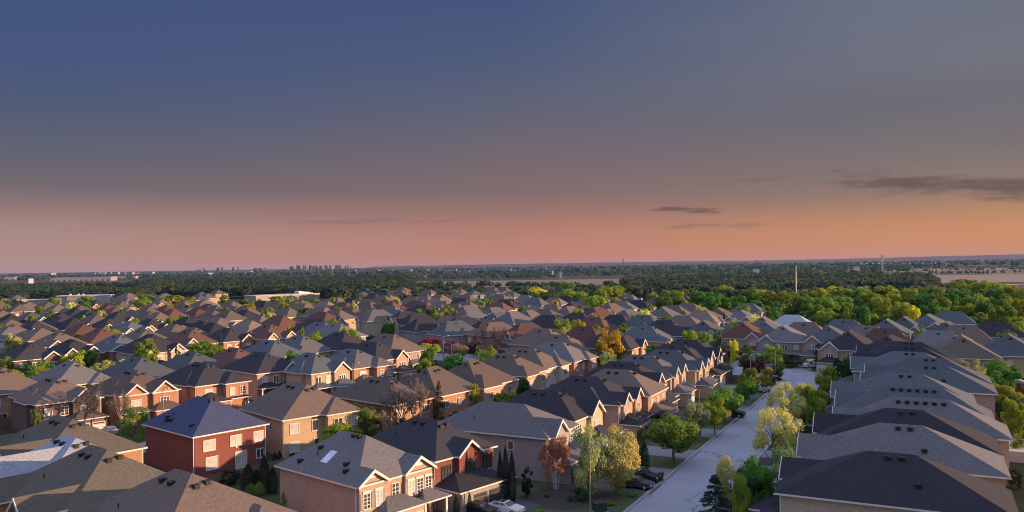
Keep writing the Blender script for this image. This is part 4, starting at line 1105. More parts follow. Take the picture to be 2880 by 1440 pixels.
    def porch(f,x0,x1,d):
        F=facer(f,W,D); lowroof('porch_roof',f,x0,x1,d,2.75,M['roof_'+roof],.4)
        if lod==0 or lod==1:
            for u in(x0+.1,x1-.1):
                p=MB(); a=[F(u-.13,d-.05,0),F(u+.13,d-.05,0),F(u+.13,d-.31,0),F(u-.13,d-.31,0)]; p.hexa(a+[(x,y,2.75) for x,y,_ in a]); p.build('porch_post',M['white'],root)
        dd=MB(); u=(x0+x1)/2; a=[F(u-.5,.06,.15),F(u+.5,.06,.15),F(u+.5,-.02,.15),F(u-.5,-.02,.15)]; dd.hexa(a+[(x,y,2.3) for x,y,_ in a]); do=dd.build('front_door',M['brownframe'],root)
    def wins(f,l,frame_=None):
        F=facer(f,W,D)
        for t in l:
            u,d,z,w,h,nx,ny=t[:7]; kind=t[7] if len(t)>7 else ''; pane=t[8] if len(t)>8 else ('pane' if rng.random()<.65 else 'blind')
            add_window(root,F,f,u,d,z,w,h,nx,ny if lod<2 else 1,kind,frame_ or frame,pane,lod)
    up=he-1.55; 
    if style=='RED':
        wins(0,[(-W*.30,0,up+.05,1.75,1.45,2,1,'','blind'),(W*.07,0,up+.05,1.75,1.45,2,1,'','blind'),(W*.40,0,up+.05,1.6,1.4,2,1,'','blind'),
                (-W*.27,0,1.75,1.75,1.75,1,1,'','blind'),(W*.14,0,1.35,1.75,2.5,2,1,'','blind'),(W*.42,0,1.75,1.2,1.3,2,1,'','pane')])
        for u,z in((W*.07,3.25),(W*.42,3.35)):
            b=MB(); F=facer(0,W,D); a=[F(u-.13,.16,z),F(u+.13,.16,z),F(u+.13,.0,z),F(u-.13,.0,z)]; b.hexa(a+[(x,y,z+.3) for x,y,_ in a]); b.build('wall_light',M['white'],root)
    elif style=='PINK':
        g1=gable(0,-W/2+.05,-W/2+3.7,.35,.95,vent=True); g2=gable(0,W/2-4.3,W/2-.1,.35,.85,vent=True)
        wins(0,[(g1[0]-.85,.35,up-.1,.85,1.6,2,4,'','pane'),(g1[0]+.85,.35,up-.1,.85,1.6,2,4,'','blind'),(-.1,0,up-.05,.95,1.8,2,4,'','pane'),
                (g2[0]-1.3,.35,up-.05,.85,1.6,2,4,'','blind'),(g2[0]+.05,.35,up-.05,.85,1.6,2,4,'','pane'),(g2[0]+1.4,.35,up-.05,.85,1.6,2,4,'','pane')])
        for u in(g1[0]-1.55,g1[0]+.0,g1[0]+1.55,g2[0]-2.0,g2[0]-.62,g2[0]+.72,g2[0]+2.0):
            b=MB(); F=facer(0,W,D); a=[F(u-.2,.41,up-.95),F(u+.2,.41,up-.95),F(u+.2,.355,up-.95),F(u-.2,.355,up-.95)]; b.hexa(a+[(x,y,up+.8) for x,y,_ in a]); b.build('shutter',M['shutter'],root)
        for u,d,w in((g1[0]-.85,.35,1.15),(g1[0]+.85,.35,1.15),(g2[0]-1.3,.35,1.15),(g2[0]+.05,.35,1.15),(g2[0]+1.4,.35,1.15)):
            b=MB(); F=facer(0,W,D); a=[F(u-w/2,d+.1,up+.82),F(u+w/2,d+.1,up+.82),F(u+w/2,d+.0,up+.82),F(u-w/2,d+.0,up+.82)]; b.hexa(a+[(x,y,up+1.05) for x,y,_ in a]); b.build('lintel',M['white'],root)
        garage(0,-W/2+2.5,W/2-3.2,2.2,doors='door_w',zmax=1.3); porch(0,W/2-3.0,W/2+.6,2.2)
    elif style=='DARK':
        g=gable(0,-1.75,2.0,.7,.8)
        wins(0,[(-W*.33,0,up-.1,1.5,1.6,3,1,'','pane'),(g[0],.7,up-.35,1.35,1.45,2,1,'arch','greenpane'),(W*.38,0,up-.05,1.3,1.6,2,1,'','greenpane')])
        for u,d,w in((-W*.33,0,2.0),(g[0],.7,1.9),(W*.38,0,1.8)):
            b=MB(); F=facer(0,W,D); a=[F(u-w/2,d+.14,up-1.15),F(u+w/2,d+.14,up-1.15),F(u+w/2,d,up-1.15),F(u-w/2,d,up-1.15)]; b.hexa(a+[(x,y,up-1.02) for x,y,_ in a]); b.build('sill',M['stone'],root)
        garage(0,-W/2+.1,W/2-.6,4.2,wallmat=M['wall_gy'],doors='door_k',zmax=1.25)
    elif style=='B740':
        hipwing(0,.6,W/2,1.3); wins(0,[(-W*.36,0,up+.1,1.5,1.5,2,1),(-W*.08,0,up+.1,1.0,1.6,1,1),(W*.19,1.3,up+.1,1.5,1.5,2,1),(W*.42,1.3,up+.1,1.1,1.4,2,1),(-W*.36,0,1.5,1.6,1.5,2,1),(-W*.05,0,1.2,1.1,2.1,1,1,'','pane')])
    elif style=='S':
        for x0,x1,dd in(((-D/2+1.2,-D/2+5.0,1.6),(D/2-6.2,D/2-1.6,2.6)) if roof!='lt' else ((-D*.12,D*.34,3.6),)):
            g=gable(3,x0,x1,dd,.9); wins(3,[(g[0]-.6,dd,up-.1,.8,1.5,1,2),(g[0]+.6,dd,up-.1,.8,1.5,1,2)])
        hipwing(0,W*.05,W*.42,.9) if roof=='br' else None
        garage(3,-2.2,3.2,4.5); wins(0,[(-W*.3,0,up,1.1,1.2,2,1)])
    elif style in('r2','r3'):
        n=3 if style=='r3' else 2
        us=[-W*.32,0,W*.32] if n==3 else [-W*.24,W*.27]
        q=rng.random(); wd=lambda u:0
        if q<.3: hipwing(0,-W/2,-W*.06,1.3); wd=lambda u:1.3 if u<-W*.06 else 0
        elif q<.55: hipwing(0,W*.1,W/2,1.1); wd=lambda u:1.1 if u>W*.1 else 0
        if .4<q<.7 and lod<2: hipwing(3,-D*.1,D*.3,.8)
        wins(0,[(u,wd(u),up+.05,1.5 if k%2==0 else 1.15,1.25,3 if n==3 and lod<2 else 2,1) for k,u in enumerate(us)])
        if lod<2: wins(0,[(-W*.16,wd(-W*.16),1.2,1.8,2.1,2,1,'','pane'),(W*.3,wd(W*.3),1.6,1.3,1.3,2,1)])
    elif style=='RT0':
        wins(1,[(1.6,0,up+.25,1.5,1.3,2,1,'','pane')]); garage(0,-W/2,1.0,3.5); porch(0,1.2,W/2,2.2); gable(0,-W/2+.2,-W/2+4,.5,1.0)
        wins(0,[(W*.25,0,up,1.3,1.5,2,1)])
    else:
        c=style.replace('g','')
        gd='door_w' if rng.random()<.5 else rng.choice(['door_b','door_k'])
        gs=-1
        if rng.random()<.4 and D>13: hipwing(3,-D*.05,D*.33,.9)
        if c in('L','R','C','D','DD'):
            if c=='L': G=[(-W/2+.8,-W/2+5.0,.7)]
            elif c=='R': G=[(W/2-5.0,W/2-.8,.7)]; gs=1
            elif c=='C': G=[(-W/2,-W/2+5.2,.9)]
            elif c=='D': G=[(-W/2+.8,-W/2+4.0,.5),(W/2-4.0,W/2-.8,.5)]
            else: G=[(-W/2+.8,-W/2+4.6,.4),(W/2-5.2,W/2-.8,.9)]; gs=1
            free=[]
            for k,(x0,x1,d) in enumerate(G):
                g=gable(0,x0,x1,d,.95 if c!='C' else .62,ped=(c in('C','DD')))
                arch='arch' if wall in('gy','pk') and c in('L','D') and lod<2 else ''
                wins(0,[(g[0],d,up-.15,1.7 if not arch else 1.0,1.5 if not arch else 1.2,3 if lod<2 else 2,3 if lod==0 else 1,arch)])
            used=[(x0,x1) for x0,x1,_ in G]
            cands=[u for u in(-W*.33,-W*.08,W*.1,W*.34) if all(u<a-.7 or u>b+.7 for a,b in used)]
            wins(0,[(u,0,up,1.2,1.5,2,3 if lod==0 else 1) for u in cands[:2]])
        elif c in('H','A','K'):
            hipwing(0,.3,W/2,1.6)
            wins(0,[(W*.16,1.6,up,1.0,1.5,2,3),(W*.37,1.6,up,1.0,1.5,2,3),(-W*.25,0,up,1.7,1.5,3,3)])
        else:
            wins(0,[(-W*.32,0,up,1.5,1.5,3,1),(0,0,up,1.2,1.5,2,1),(W*.32,0,up,1.4,1.5,3,1)])
        if lod<2:
            if gs<0: garage(0,-W/2+.1,-W/2+5.7,3.4,doors=gd); porch(0,-W/2+6.4,W/2-.1,2.0)
            else: garage(0,W/2-5.7,W/2-.1,3.4,doors=gd); porch(0,-W/2+.1,W/2-6.4,2.0)
    # side windows
    if lod==0 and style not in('RED','PINK','RT0','S'):
        F=facer(3,W,D); add_window(root,F,3,D*.2,0,up+.2,.8,1.1,1,1,'',frame,'pane',lod)
        F=facer(1,W,D); add_window(root,F,1,-D*.1,0,up+.2,.9,1.1,2,1,'',frame,'pane',lod)
    walls.build('wall',wm,root)
    ro=rf.build('roof',rm,root)
    if lod<2:
        def on_slope(f,u,run):    # a point on a main slope, run metres up from the eave
            F=facer(f,W,D); return F(u,o-run,zt+slope[f]*run)
        fs=1 if style in('RT0',) or D>18 else 3
        spots=[(0,-.5,end_run*.8),(0,.7,end_run*.82),(fs,-1.2,side_run*.82),(fs,.4,side_run*.82)] if lod==0 else [(0,.3,end_run*.8),(fs,0,side_run*.8)]
        if fs==1: spots=[(1,-2.8+q*1.15,side_run*.84) for q in range(6)] if rl>6.5 and roof!='dk' else [(1,-.3+q*1.3,side_run*.88) for q in range(2)]+[(1,2.5,side_run*.4)]
        if style=='PINK': spots=[(3,.5,side_run*.93),(3,1.5,side_run*.93),(3,-3.0,side_run*.55),(3,3.5,side_run*.35),(3,4.4,side_run*.22),(3,-4.2,side_run*.2)]
        if style=='RED': spots=[(0,-.4,end_run*.95),(0,.4,end_run*.95),(3,4.9,side_run*.25),(3,-1.5,side_run*.25),(3,-2.4,side_run*.22),(3,-3.2,side_run*.3)]
        for f,u,run in spots:
            x,y,z=on_slope(f,u,run); v=MB(); v.box(-.26,.26,-.26,.26,-.25,.22); v.box(-.32,.32,-.32,.32,.22,.27); v.build('roof_vent',M['black'],ro,(x,y,z),0)
        if lod==0:
            x,y,z=on_slope(3,-D*.16,side_run*.4); v=MB(); v.tube((0,0,-.3),(0,0,.45),.06,.06); v.build('vent_pipe',M['black'],ro,(x,y,z))
        if style=='PINK':
            F=facer(3,W,D); pts=[]
            for u,run in((.9,side_run*.28),(-.3,side_run*.28),(-.3,side_run*.55),(.9,side_run*.55)): pts.append(Vector(on_slope(3,u-.6,run)))
            up_=Vector((-slope[3],0,1)).normalized()*.09
            s=MB(); s.hexa([tuple(p-up_) for p in pts]+[tuple(p+up_) for p in pts]); s.build('skylight',M['skylight'],ro)
        # downpipes
        for x,y in((-W/2-.07,-D/2+.12),(W/2+.07,-D/2+.12)):
            if lod==0:
                p=MB(); p.box(x-.055,x+.055,y-.055,y+.055,.1,he-.005); p.build('downpipe',M['white'],root)
    return root
ROWP={'corner':'in the corner block nearest the camera','rear':'in the row backing onto the street houses','main':'in the left row facing the open street','right':'in the long-roofed row right of the street',
 'cross':'in the row across the end of the street','second':'in the first sunlit row behind the blue roof','third':'in the second sunlit row behind the blue roof','fourth':'in the third sunlit row behind the blue roof',
 'fifth':'in the fourth sunlit row behind the blue roof','sixth':'in the fifth sunlit row behind the blue roof','farleft':'among packed roofs before the flat white school','middle':'among roofs below the long pale school',
 'midrow':'in the shaded gabled row behind the crimson trees','midback':'just behind the shaded gabled row','midright':'among the roofs around the orange-topped tree','endright':"between the street's end and the woods",
 'farright':'below the woods at the far right','rightback':'behind the long right-hand row'}
WALLN={'or':'orange-brick','bg':'beige-brick','pk':'pinkish-brick','rd':'red-brick','db':'dark-brick','cr':'cream-brick','wt':'pale','gy':'grey-brick'}
HLAB={'RED':'red brick house with a vivid blue roof and blinds in every upper window','PINK':'pink brick house with twin front gables, shuttered windows and a skylight','DARK':'dark-roofed house with a red gable above two black garage doors',
 'B740':'grey-beige house with brown stepped hip roof just behind the blue-roofed house','RT0':'cream-walled house with charcoal hip roof, nearest in the right row'}
def build_houses():
    named=[h for h in HOUSES if not h[0].startswith('fill')]
    rows=[]
    for h in HOUSES:
        r=h[0]
        if r.startswith('fill'): r=min(named,key=lambda q:(q[1]-h[1])**2+(q[2]-h[2])**2)[0]
        rows.append(r)
    idx=sorted(range(len(HOUSES)),key=lambda i:HOUSES[i][2])
    single=idx[:298]; rest=idx[298:]
    buckets={}
    for i in single: buckets.setdefault((rows[i],HOUSES[i][9],HOUSES[i][10]),[]).append(i)
    lab={}
    for (r,roof,wall),l in buckets.items():
        l.sort(key=lambda i:across(HOUSES[i][1],HOUSES[i][2]))
        for k,i in enumerate(l):
            st=HOUSES[i][11]
            if st in HLAB: lab[i]=HLAB[st]; continue
            w=f"{ROOFN[roof]}-roofed {WALLN[wall]} house"
            if len(l)==1: lab[i]=f"only {w} {ROWP[r]}"
            else: lab[i]=f"{ordinal(k+1)} {w} from the left {ROWP[r]}"
    for i in single:
        row,x,y,th,W,D,rl,he,tan,roof,wall,style=HOUSES[i]
        dist=math.hypot(x,y); lod=0 if dist<195 else 1 if dist<305 else 2
        key=(W,D,rl,he,tan,roof,wall,style,lod)
        if key not in HCACHE:
            t=house_template(*key); HCACHE[key]=t; bpy.context.view_layer.update(); index_children(t); root=t
        else: root=copy_tree(HCACHE[key])
        root.location=(x,y,0); root.rotation_euler=(0,0,math.radians(th+90))
        tag(root,lab[i],'house','houses '+ROWP[rows[i]])
    # the farthest houses, one mass
    mb=MB(); mats=[]; mi={}
    def mid(n):
        if n not in mi: mi[n]=len(mats); mats.append(M[n])
        return mi[n]
    for i in rest:
        row,x,y,th,W,D,rl,he,tan,roof,wall,style=HOUSES[i]
        t=MB(); t.box(-W/2,W/2,-D/2,D/2,0,he,7); hip(t,-W/2-.5,W/2+.5,-D/2-.5,D/2+.5,he,he+.2,rl,tan)
        for u in(-W*.25,W*.25): t.box(u-.7,u+.7,-D/2-.06,-D/2+.02,he-2.2,he-.9,8)
        a=math.radians(th+90); c,s=math.cos(a),math.sin(a); k=len(mb.v)
        mb.v+=[(x+c*p[0]-s*p[1],y+s*p[0]+c*p[1],p[2]) for p in t.v]; mb.f+=[tuple(k+q for q in f) for f in t.f]
        tr={0:mid('roof_'+roof),1:mid('white'),7:mid('wall_'+wall),8:mid('pane')}
        mb.m+=[tr[q] for q in t.m]
    if rest: stuff(mb.build('distant_houses',mats))
# ------------------------------------------------------------------ trees
def facing(P,rs,out,wild):
    # leaf planes: mostly turned outwards from their crown, with a share of wild ones
    n=len(P); w=out/np.maximum(np.linalg.norm(out,axis=1),1e-6)[:,None]+wild*rs.normal(size=(n,3)); w/=np.linalg.norm(w,axis=1)[:,None]
    a=np.cross(w,rs.normal(size=(n,3))); a/=np.linalg.norm(a,axis=1)[:,None]; return a,np.cross(w,a)
def leaf_mesh(name,P,size,clump,rs,flat=.0,aspect=.6,out=None):
    n=len(P); a=rs.normal(size=(n,3)); a[:,2]*=(1-flat); a/=np.linalg.norm(a,axis=1)[:,None]
    b=rs.normal(size=(n,3)); b-=a*(a*b).sum(1)[:,None]; b/=np.linalg.norm(b,axis=1)[:,None]
    s=(size*rs.uniform(.6,1.4,n))[:,None]
    if out is not None: a,b=facing(P,rs,out,.42)
    V=np.stack([P-a*s,P-b*s*aspect,P+a*s,P+b*s*aspect],1).reshape(-1,3)
    me=bpy.data.meshes.new(name); me.vertices.add(4*n); me.vertices.foreach_set('co',V.astype(np.float32).ravel())
    me.loops.add(4*n); me.loops.foreach_set('vertex_index',np.arange(4*n,dtype=np.int32))
    me.polygons.add(n); me.polygons.foreach_set('loop_start',np.arange(0,4*n,4,dtype=np.int32)); 
    at=me.attributes.new('clump','FLOAT','FACE'); at.data.foreach_set('value',np.asarray(clump,dtype=np.float32))
    me.update(calc_edges=True); return me
OUT=[None]
def crown_points(kind,n,rs,k):
    """points in a tree one high and one wide (x,y in +-.5, z 0..1), with a clump shade"""
    def clumps(C,rad,n):
        i=rs.integers(0,len(C),n); d=rs.normal(size=(n,3)); d/=np.linalg.norm(d,axis=1)[:,None]
        r=rad[i]*rs.uniform(.25,1.0,n)**.5
        P=C[i]+d*r[:,None]*np.array([1,1,.8]); sh=rs.uniform(0,1,len(C)); OUT[0]=d*.75+(C[i]-np.array([0,0,.5]))*1.6; return P,np.clip(sh[i]+rs.normal(0,.12,n),0,1)
    if kind in('round','willow','oval','conetree','bush','topiary','airy','birch'):
        m={'round':34,'willow':44,'oval':30,'conetree':30,'bush':20,'topiary':22,'airy':40,'birch':36}[kind]
        u=rs.normal(size=(m,3)); u/=np.linalg.norm(u,axis=1)[:,None]; r=rs.uniform(.45,1,m)**.6
        if kind in('round',): C=u*r[:,None]*np.array([.40,.40,.33])+np.array([0,0,.62])
        elif kind=='willow': C=u*r[:,None]*np.array([.40,.40,.40])+np.array([0,0,.56])
        elif kind=='oval':
            C=u*r[:,None]*np.array([.38,.38,.40])+np.array([0,0,.57])
        elif kind=='conetree':
            z=rs.uniform(.12,.95,m); R=.42*(1-z)**.75; t=rs.uniform(0,6.28,m); C=np.stack([R*np.cos(t),R*np.sin(t),z],1)
        elif kind=='bush': C=u*r[:,None]*np.array([.40,.40,.42])+np.array([0,0,.48]); C[:,2]=np.abs(C[:,2])
        elif kind=='topiary': C=u*np.array([.36,.36,.40])+np.array([0,0,.58])
        elif kind=='airy': C=u*r[:,None]*np.array([.42,.42,.36])+np.array([0,0,.60])
        else: C=u*r[:,None]*np.array([.40,.40,.40])+np.array([0,0,.58])
        C+=rs.normal(0,.03,C.shape)
        rad=rs.uniform(.10,.17,m) if kind not in('airy','birch') else rs.uniform(.07,.14,m)
        if kind=='conetree': rad=.05+.11*(1-C[:,2])
        P,s=clumps(C,rad,n)
        if kind=='willow': P[:,2]-=np.abs(rs.normal(0,.06,n))
        return P,s,C
    if kind=='cedar':
        z=rs.uniform(0.02,1,n); R=.46*np.minimum(1,(1-z)*2.2)**.8*np.minimum(1,.75+z); t=rs.uniform(0,6.28,n); rr=R*rs.uniform(.55,1.05,n)
        return np.stack([rr*np.cos(t),rr*np.sin(t),z],1),np.clip(.5+.4*np.sin(t*3+z*9)+rs.normal(0,.15,n),0,1),None
    if kind in('spruce','larch'):
        nb=95 if kind=='spruce' else 60; zb=rs.uniform(.08,.97,nb); zb.sort(); tb=rs.uniform(0,6.28,nb); Lb=.5*(1-zb)**.85+.02; Lb*=rs.uniform(.75,1.1,nb)
        i=rs.integers(0,nb,n); q=rs.uniform(.1,1,n)**.7; rr=Lb[i]*q
        z=zb[i]-(.10*q**1.4 if kind=='spruce' else -.05*q)*(1-zb[i])-np.abs(rs.normal(0,.012,n)); w=rs.normal(0,.035,n)*(1-.5*q)
        t=tb[i]; P=np.stack([rr*np.cos(t)-w*np.sin(t),rr*np.sin(t)+w*np.cos(t),z],1)
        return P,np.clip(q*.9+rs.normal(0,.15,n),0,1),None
def twig_mesh(name,rs,levels,density,upright=.5,mat='bark'):
    mb=MB(); r=random.Random(int(rs.integers(0,9999)))
    def grow(p,d,L,rad,lev):
        q=(p[0]+d[0]*L,p[1]+d[1]*L,p[2]+d[2]*L); mb.tube(p,q,rad,rad*.6,3)
        if lev==0: return
        for _ in range(density):
            t=r.uniform(.35,1); s=(p[0]+d[0]*L*t,p[1]+d[1]*L*t,p[2]+d[2]*L*t)
            e=Vector((d[0]+r.gauss(0,.55),d[1]+r.gauss(0,.55),d[2]+r.gauss(0,.4)+upright*.35)).normalized()
            grow(s,e,L*r.uniform(.5,.75),max(rad*.5,.0022),lev-1)
    for _ in range(5):
        a=r.uniform(0,6.28); e=Vector((math.cos(a)*.55,math.sin(a)*.55,.9)).normalized()
        grow((0,0,r.uniform(.22,.34)),e,.26,.012,levels)
    m=max(max(abs(v[0]),abs(v[1])) for v in mb.v); t=max(v[2] for v in mb.v)
    mb.v=[(v[0]*.5/m,v[1]*.5/m,v[2]/t) for v in mb.v]
    return mb.mesh(name,[M[mat]])
TCACHE={}
TREE_LOD={0:(9000,.0215),1:(3400,.034),2:(1200,.056)}
DENS={'round':1.15,'willow':1.25,'oval':1.0,'conetree':.95,'bush':.6,'topiary':1.0,'airy':.85,'birch':.85,'cedar':.8,'spruce':1.1,'larch':1.2}
TNAME={'round':'deciduous_tree','willow':'willow_tree','oval':'ornamental_tree','conetree':'conical_tree','bush':'shrub','topiary':'topiary_tree','airy':'sparse_tree','birch':'birch_tree','cedar':'cedar_tree','spruce':'spruce_tree','larch':'larch_tree','bare':'bare_tree'}
def tree_meshes(kind,lod,var,bark):
    key=(kind,lod,var,bark)
    if key in TCACHE: return TCACHE[key]
    rs=np.random.default_rng(1000+var*17+lod*5+sum(map(ord,kind)))
    t=MB(); cm=None
    if kind=='bare':
        cm=twig_mesh('branches',rs,4 if lod<2 else 3,4,.6,bark); t.tube((0,0,0),(0,0,.34),.02,.013,6)
    else:
        n,s=TREE_LOD[lod]; n=int(n*DENS[kind]); 
        if kind in('cedar',): s*=.9
        if kind in('airy','birch','larch'): s*=.72
        if kind=='spruce': s*=.8
        OUT[0]=None; P,sh,C=crown_points(kind,n,rs,var)
        if kind=='cedar': OUT[0]=P*np.array([1,1,0])+np.array([0,0,.12])
        cm=leaf_mesh('crown',P,s,sh,rs,out=OUT[0],aspect=.45 if kind in('spruce','cedar','larch') else .62)
        top={'round':.62,'willow':.6,'oval':.7,'conetree':.85,'bush':.3,'topiary':.5,'airy':.62,'birch':.75,'cedar':.6,'spruce':.95,'larch':.97}[kind]
        r0={'bush':.012,'cedar':.02}.get(kind,.026)
        if kind=='birch':
            for k in range(4):
                a=k*1.7; t.tube((math.cos(a)*.05,math.sin(a)*.05,0),(math.cos(a)*.16,math.sin(a)*.16,.8),.013,.005,5)
        else: t.tube((0,0,0),(0,0,top*.5),r0,r0*.75,6); t.tube((0,0,top*.5),(.01,.01,top),r0*.75,r0*.3,6)
        if C is not None and kind!='topiary' and lod<2:
            sel=range(0,len(C),2 if kind in('airy','birch') else 4)
            for i in sel:
                b=C[i]; z0=max(.18,min(top*.9,b[2]-.25)); t.tube((0,0,z0),tuple(b),r0*.34,r0*.1,4)
    r=(t.mesh('trunk',[M['birch' if kind=='birch' and bark!='dark' else bark if bark in M else 'bark']]),cm)
    TCACHE[key]=r; return r
TROW={'street':"on the street's left side",'verge':"on the verge right of the street",'columns':'of the evergreen columns beside the near houses','topiary':'beside the grey side wall','yard':'in the gardens between the near rows',
 'front':'along the near edge of the picture','garden':'in the gardens between the rows of roofs','left':'among the sunlit rows','far':'among the farther roofs','woods':'in the yellow-green woods','rightyard':'in the gardens behind the right row'}
TKIND={'round':'round tree','willow':'willow tree','oval':'oval tree','conetree':'cone-shaped tree','bush':'shrub','topiary':'clipped column tree','airy':'sparse tree','birch':'birch tree','cedar':'narrow evergreen','spruce':'spruce','larch':'larch','bare':'tree'}
def build_trees():
    b={}
    for i,t in enumerate(TREES): b.setdefault((t[0],t[5],t[6]),[]).append(i)
    lab={}
    for (row,kind,col),l in b.items():
        l.sort(key=lambda i:across(TREES[i][1],TREES[i][2]))
        for k,i in enumerate(l):
            w=f"{LEAFN[col]} {TKIND[kind]}"
            lab[i]=(f"only {w} {TROW[row]}" if len(l)==1 else f"{ordinal(k+1)} {w} from the left {TROW[row]}")
    rng=random.Random(3)
    for i,(row,x,y,h,w,kind,col) in enumerate(TREES):
        d=math.hypot(x,y); lod=0 if d<205 else 1 if d<390 else 2
        bark=col if kind=='bare' else 'bark'
        if row=='woods': lod=1
        tm,cm=tree_meshes(kind,lod,rng.randrange(3),bark)
        root=empty(TNAME[kind],(x,y,0),rng.uniform(0,6.28))
        ww=w*{'woods':1.3,'far':1.35,'left':1.2,'street':1.16,'verge':1.2,'columns':1.5,'topiary':1.3}.get(row,1.1); root.scale=(ww,ww,h)
        link('trunk',tm,root)
        c=link('branches' if kind=='bare' else 'crown',cm,root)
        if kind!='bare':
            if not cm.materials: cm.materials.append(M['leaf_olive'])
            c.material_slots[0].link='OBJECT'; c.material_slots[0].material=M['leaf_'+col]
        if col=='rust' and row=='street': root.name='ornamental_tree'; lab[i]='small rust-red tree with pale stems in front of the grey side wall'
        tag(root,lab[i],'shrub' if kind=='bush' else 'tree',('shrubs ' if kind=='bush' else 'trees ')+TROW[row].replace('of the','the'))
def scatter_wood(name,spots,mats,size,seed,leaves=46):
    """a wood that reads as one mass: many small crowns in ONE mesh"""
    rs=np.random.default_rng(seed); spots=np.array(spots); n=len(spots)
    P,sh,_=crown_points('round',leaves*14,rs,0); O_=OUT[0]
    idx=rs.integers(0,len(P),(n,leaves)); B=P[idx]; O_=O_[idx].reshape(-1,3)
    hw=spots[:,2:4]
    B=B*np.stack([hw[:,1],hw[:,1],hw[:,0]],1)[:,None,:]; B[:,:,0]+=spots[:,0,None]; B[:,:,1]+=spots[:,1,None]
    s=np.repeat(hw[:,1]*size,leaves)
    a,b=facing(O_,rs,O_,.35)
    Q=B.reshape(-1,3); s=s[:,None]*rs.uniform(.7,1.3,(n*leaves,1))
    V=np.stack([Q-a*s,Q-b*s*.7,Q+a*s,Q+b*s*.7],1).reshape(-1,3); V[:,2]=np.maximum(V[:,2],.05); k=n*leaves
    me=bpy.data.meshes.new(name); me.vertices.add(4*k); me.vertices.foreach_set('co',V.astype(np.float32).ravel()); me.loops.add(4*k); me.loops.foreach_set('vertex_index',np.arange(4*k,dtype=np.int32))
    me.polygons.add(k); me.polygons.foreach_set('loop_start',np.arange(0,4*k,4,dtype=np.int32))
    for m in mats: me.materials.append(m)
    mi=np.repeat(rs.choice(len(mats),n),leaves).astype(np.int32); me.polygons.foreach_set('material_index',mi)
    at=me.attributes.new('clump','FLOAT','FACE'); at.data.foreach_set('value',np.repeat(rs.uniform(0,1,n),leaves).astype(np.float32))
    me.update(calc_edges=True); return stuff(link(name,me))
def build_far_woods():
    rs=random.Random(8); sp=[]
    def belt(y0,y1,u0,u1,count,h0,h1,into,gap=None):
        for _ in range(count):
            t=rs.random(); y=y0*(y1/y0)**t; u=rs.uniform(u0,u1); x=(u-1440)/F_PX*y
            if gap and gap(x,y,u): continue
            h=rs.uniform(h0,h1); into.append((x,y,h,h*rs.uniform(.8,1.25)))
    near=[]
    X0=(SCHOOL[0][0]+SCHOOL[1][0])/2; Y0=(SCHOOL[0][1]+SCHOOL[1][1])/2
    def clash(x,y,u):
        if 640<u<940 and y<Y0+28: return True
        if 60<u<345 and y<BLOCK[0][1]+25: return True
        return any((x-h[1])**2+(y-h[2])**2<90 for h in HOUSES if h[2]>450) or math.sin(x*.011+1.3)*math.sin(y*.0085+x*.004)+.45*math.sin(x*.031+y*.023)>.55 or (y<760 and any(abs(x*h[2]/y-h[1])<9 and 0<h[2]-y<60 for h in HOUSES if h[2]>560))
    belt(590,800,-80,640,420,6,9,near,clash); belt(700,1320,-80,440,1250,9,12.5,near,clash)
    belt(640,1900,380,1160,2000,9,13,near,clash)
    belt(663,830,-80,620,260,7,10,near,clash)
    belt(615,1066,1060,1500,330,6,10,near,clash)
    belt(556,1040,1450,1850,230,6,9,near,clash)
    belt(590,1240,1760,2620,1300,10,14,near,lambda x,y,u: y>1120 and u<1960 or (u>2480 and y>950))
    belt(510,660,1880,2700,200,8,11,near,lambda x,y,u:u>2560 and y>615)
    scatter_wood('dark_wood',[(x,y,h,w*1.5) for x,y,h,w in near],[M['far_a'],M['far_b'],M['far_c'],M['far_d']],.085,4,125)
    mid=[]
    belt(1600,2400,900,1560,600,8,12,mid)
    belt(1720,2500,1440,2950,900,8,13,mid,lambda x,y,u:u>2560)
    belt(1900,2500,420,900,200,8,12,mid)
    for y,u0,u1,c in((1410,2500,2900,60),(1780,2450,2900,90),(2250,2450,2900,90),(2550,0,900,70),(3300,0,900,120),(3000,900,1500,120)): belt(y,y*1.03,u0,u1,c,5,9,mid)
    scatter_wood('far_woodland',mid,[M['far_a'],M['far_b'],M['far_c']],.13,5,50)
    dist=[]
    belt(2700,9000,-100,2980,1500,7,11,dist)
    scatter_wood('distant_woodland',[(x,y,h,w*2.6) for x,y,h,w in dist],[M['far_b'],M['far_c']],.3,6,10)
    M_under=[]
    for t in TREES:
        if t[0]=='woods':
            for _ in range(2): M_under.append((t[1]+rs.uniform(-9,9),t[2]+rs.uniform(2,26),rs.uniform(5,8),rs.uniform(6,9)))
    for t in range(240):
        y=rs.uniform(395,615); u=rs.uniform(2060,2950); M_under.append(((u-1440)/F_PX*y,y,rs.uniform(6,9.5),rs.uniform(7,10)))
    scatter_wood('wood_undergrowth',M_under,[M['leaf_deep'],M['leaf_green'],M['leaf_olive']],.12,9,150)

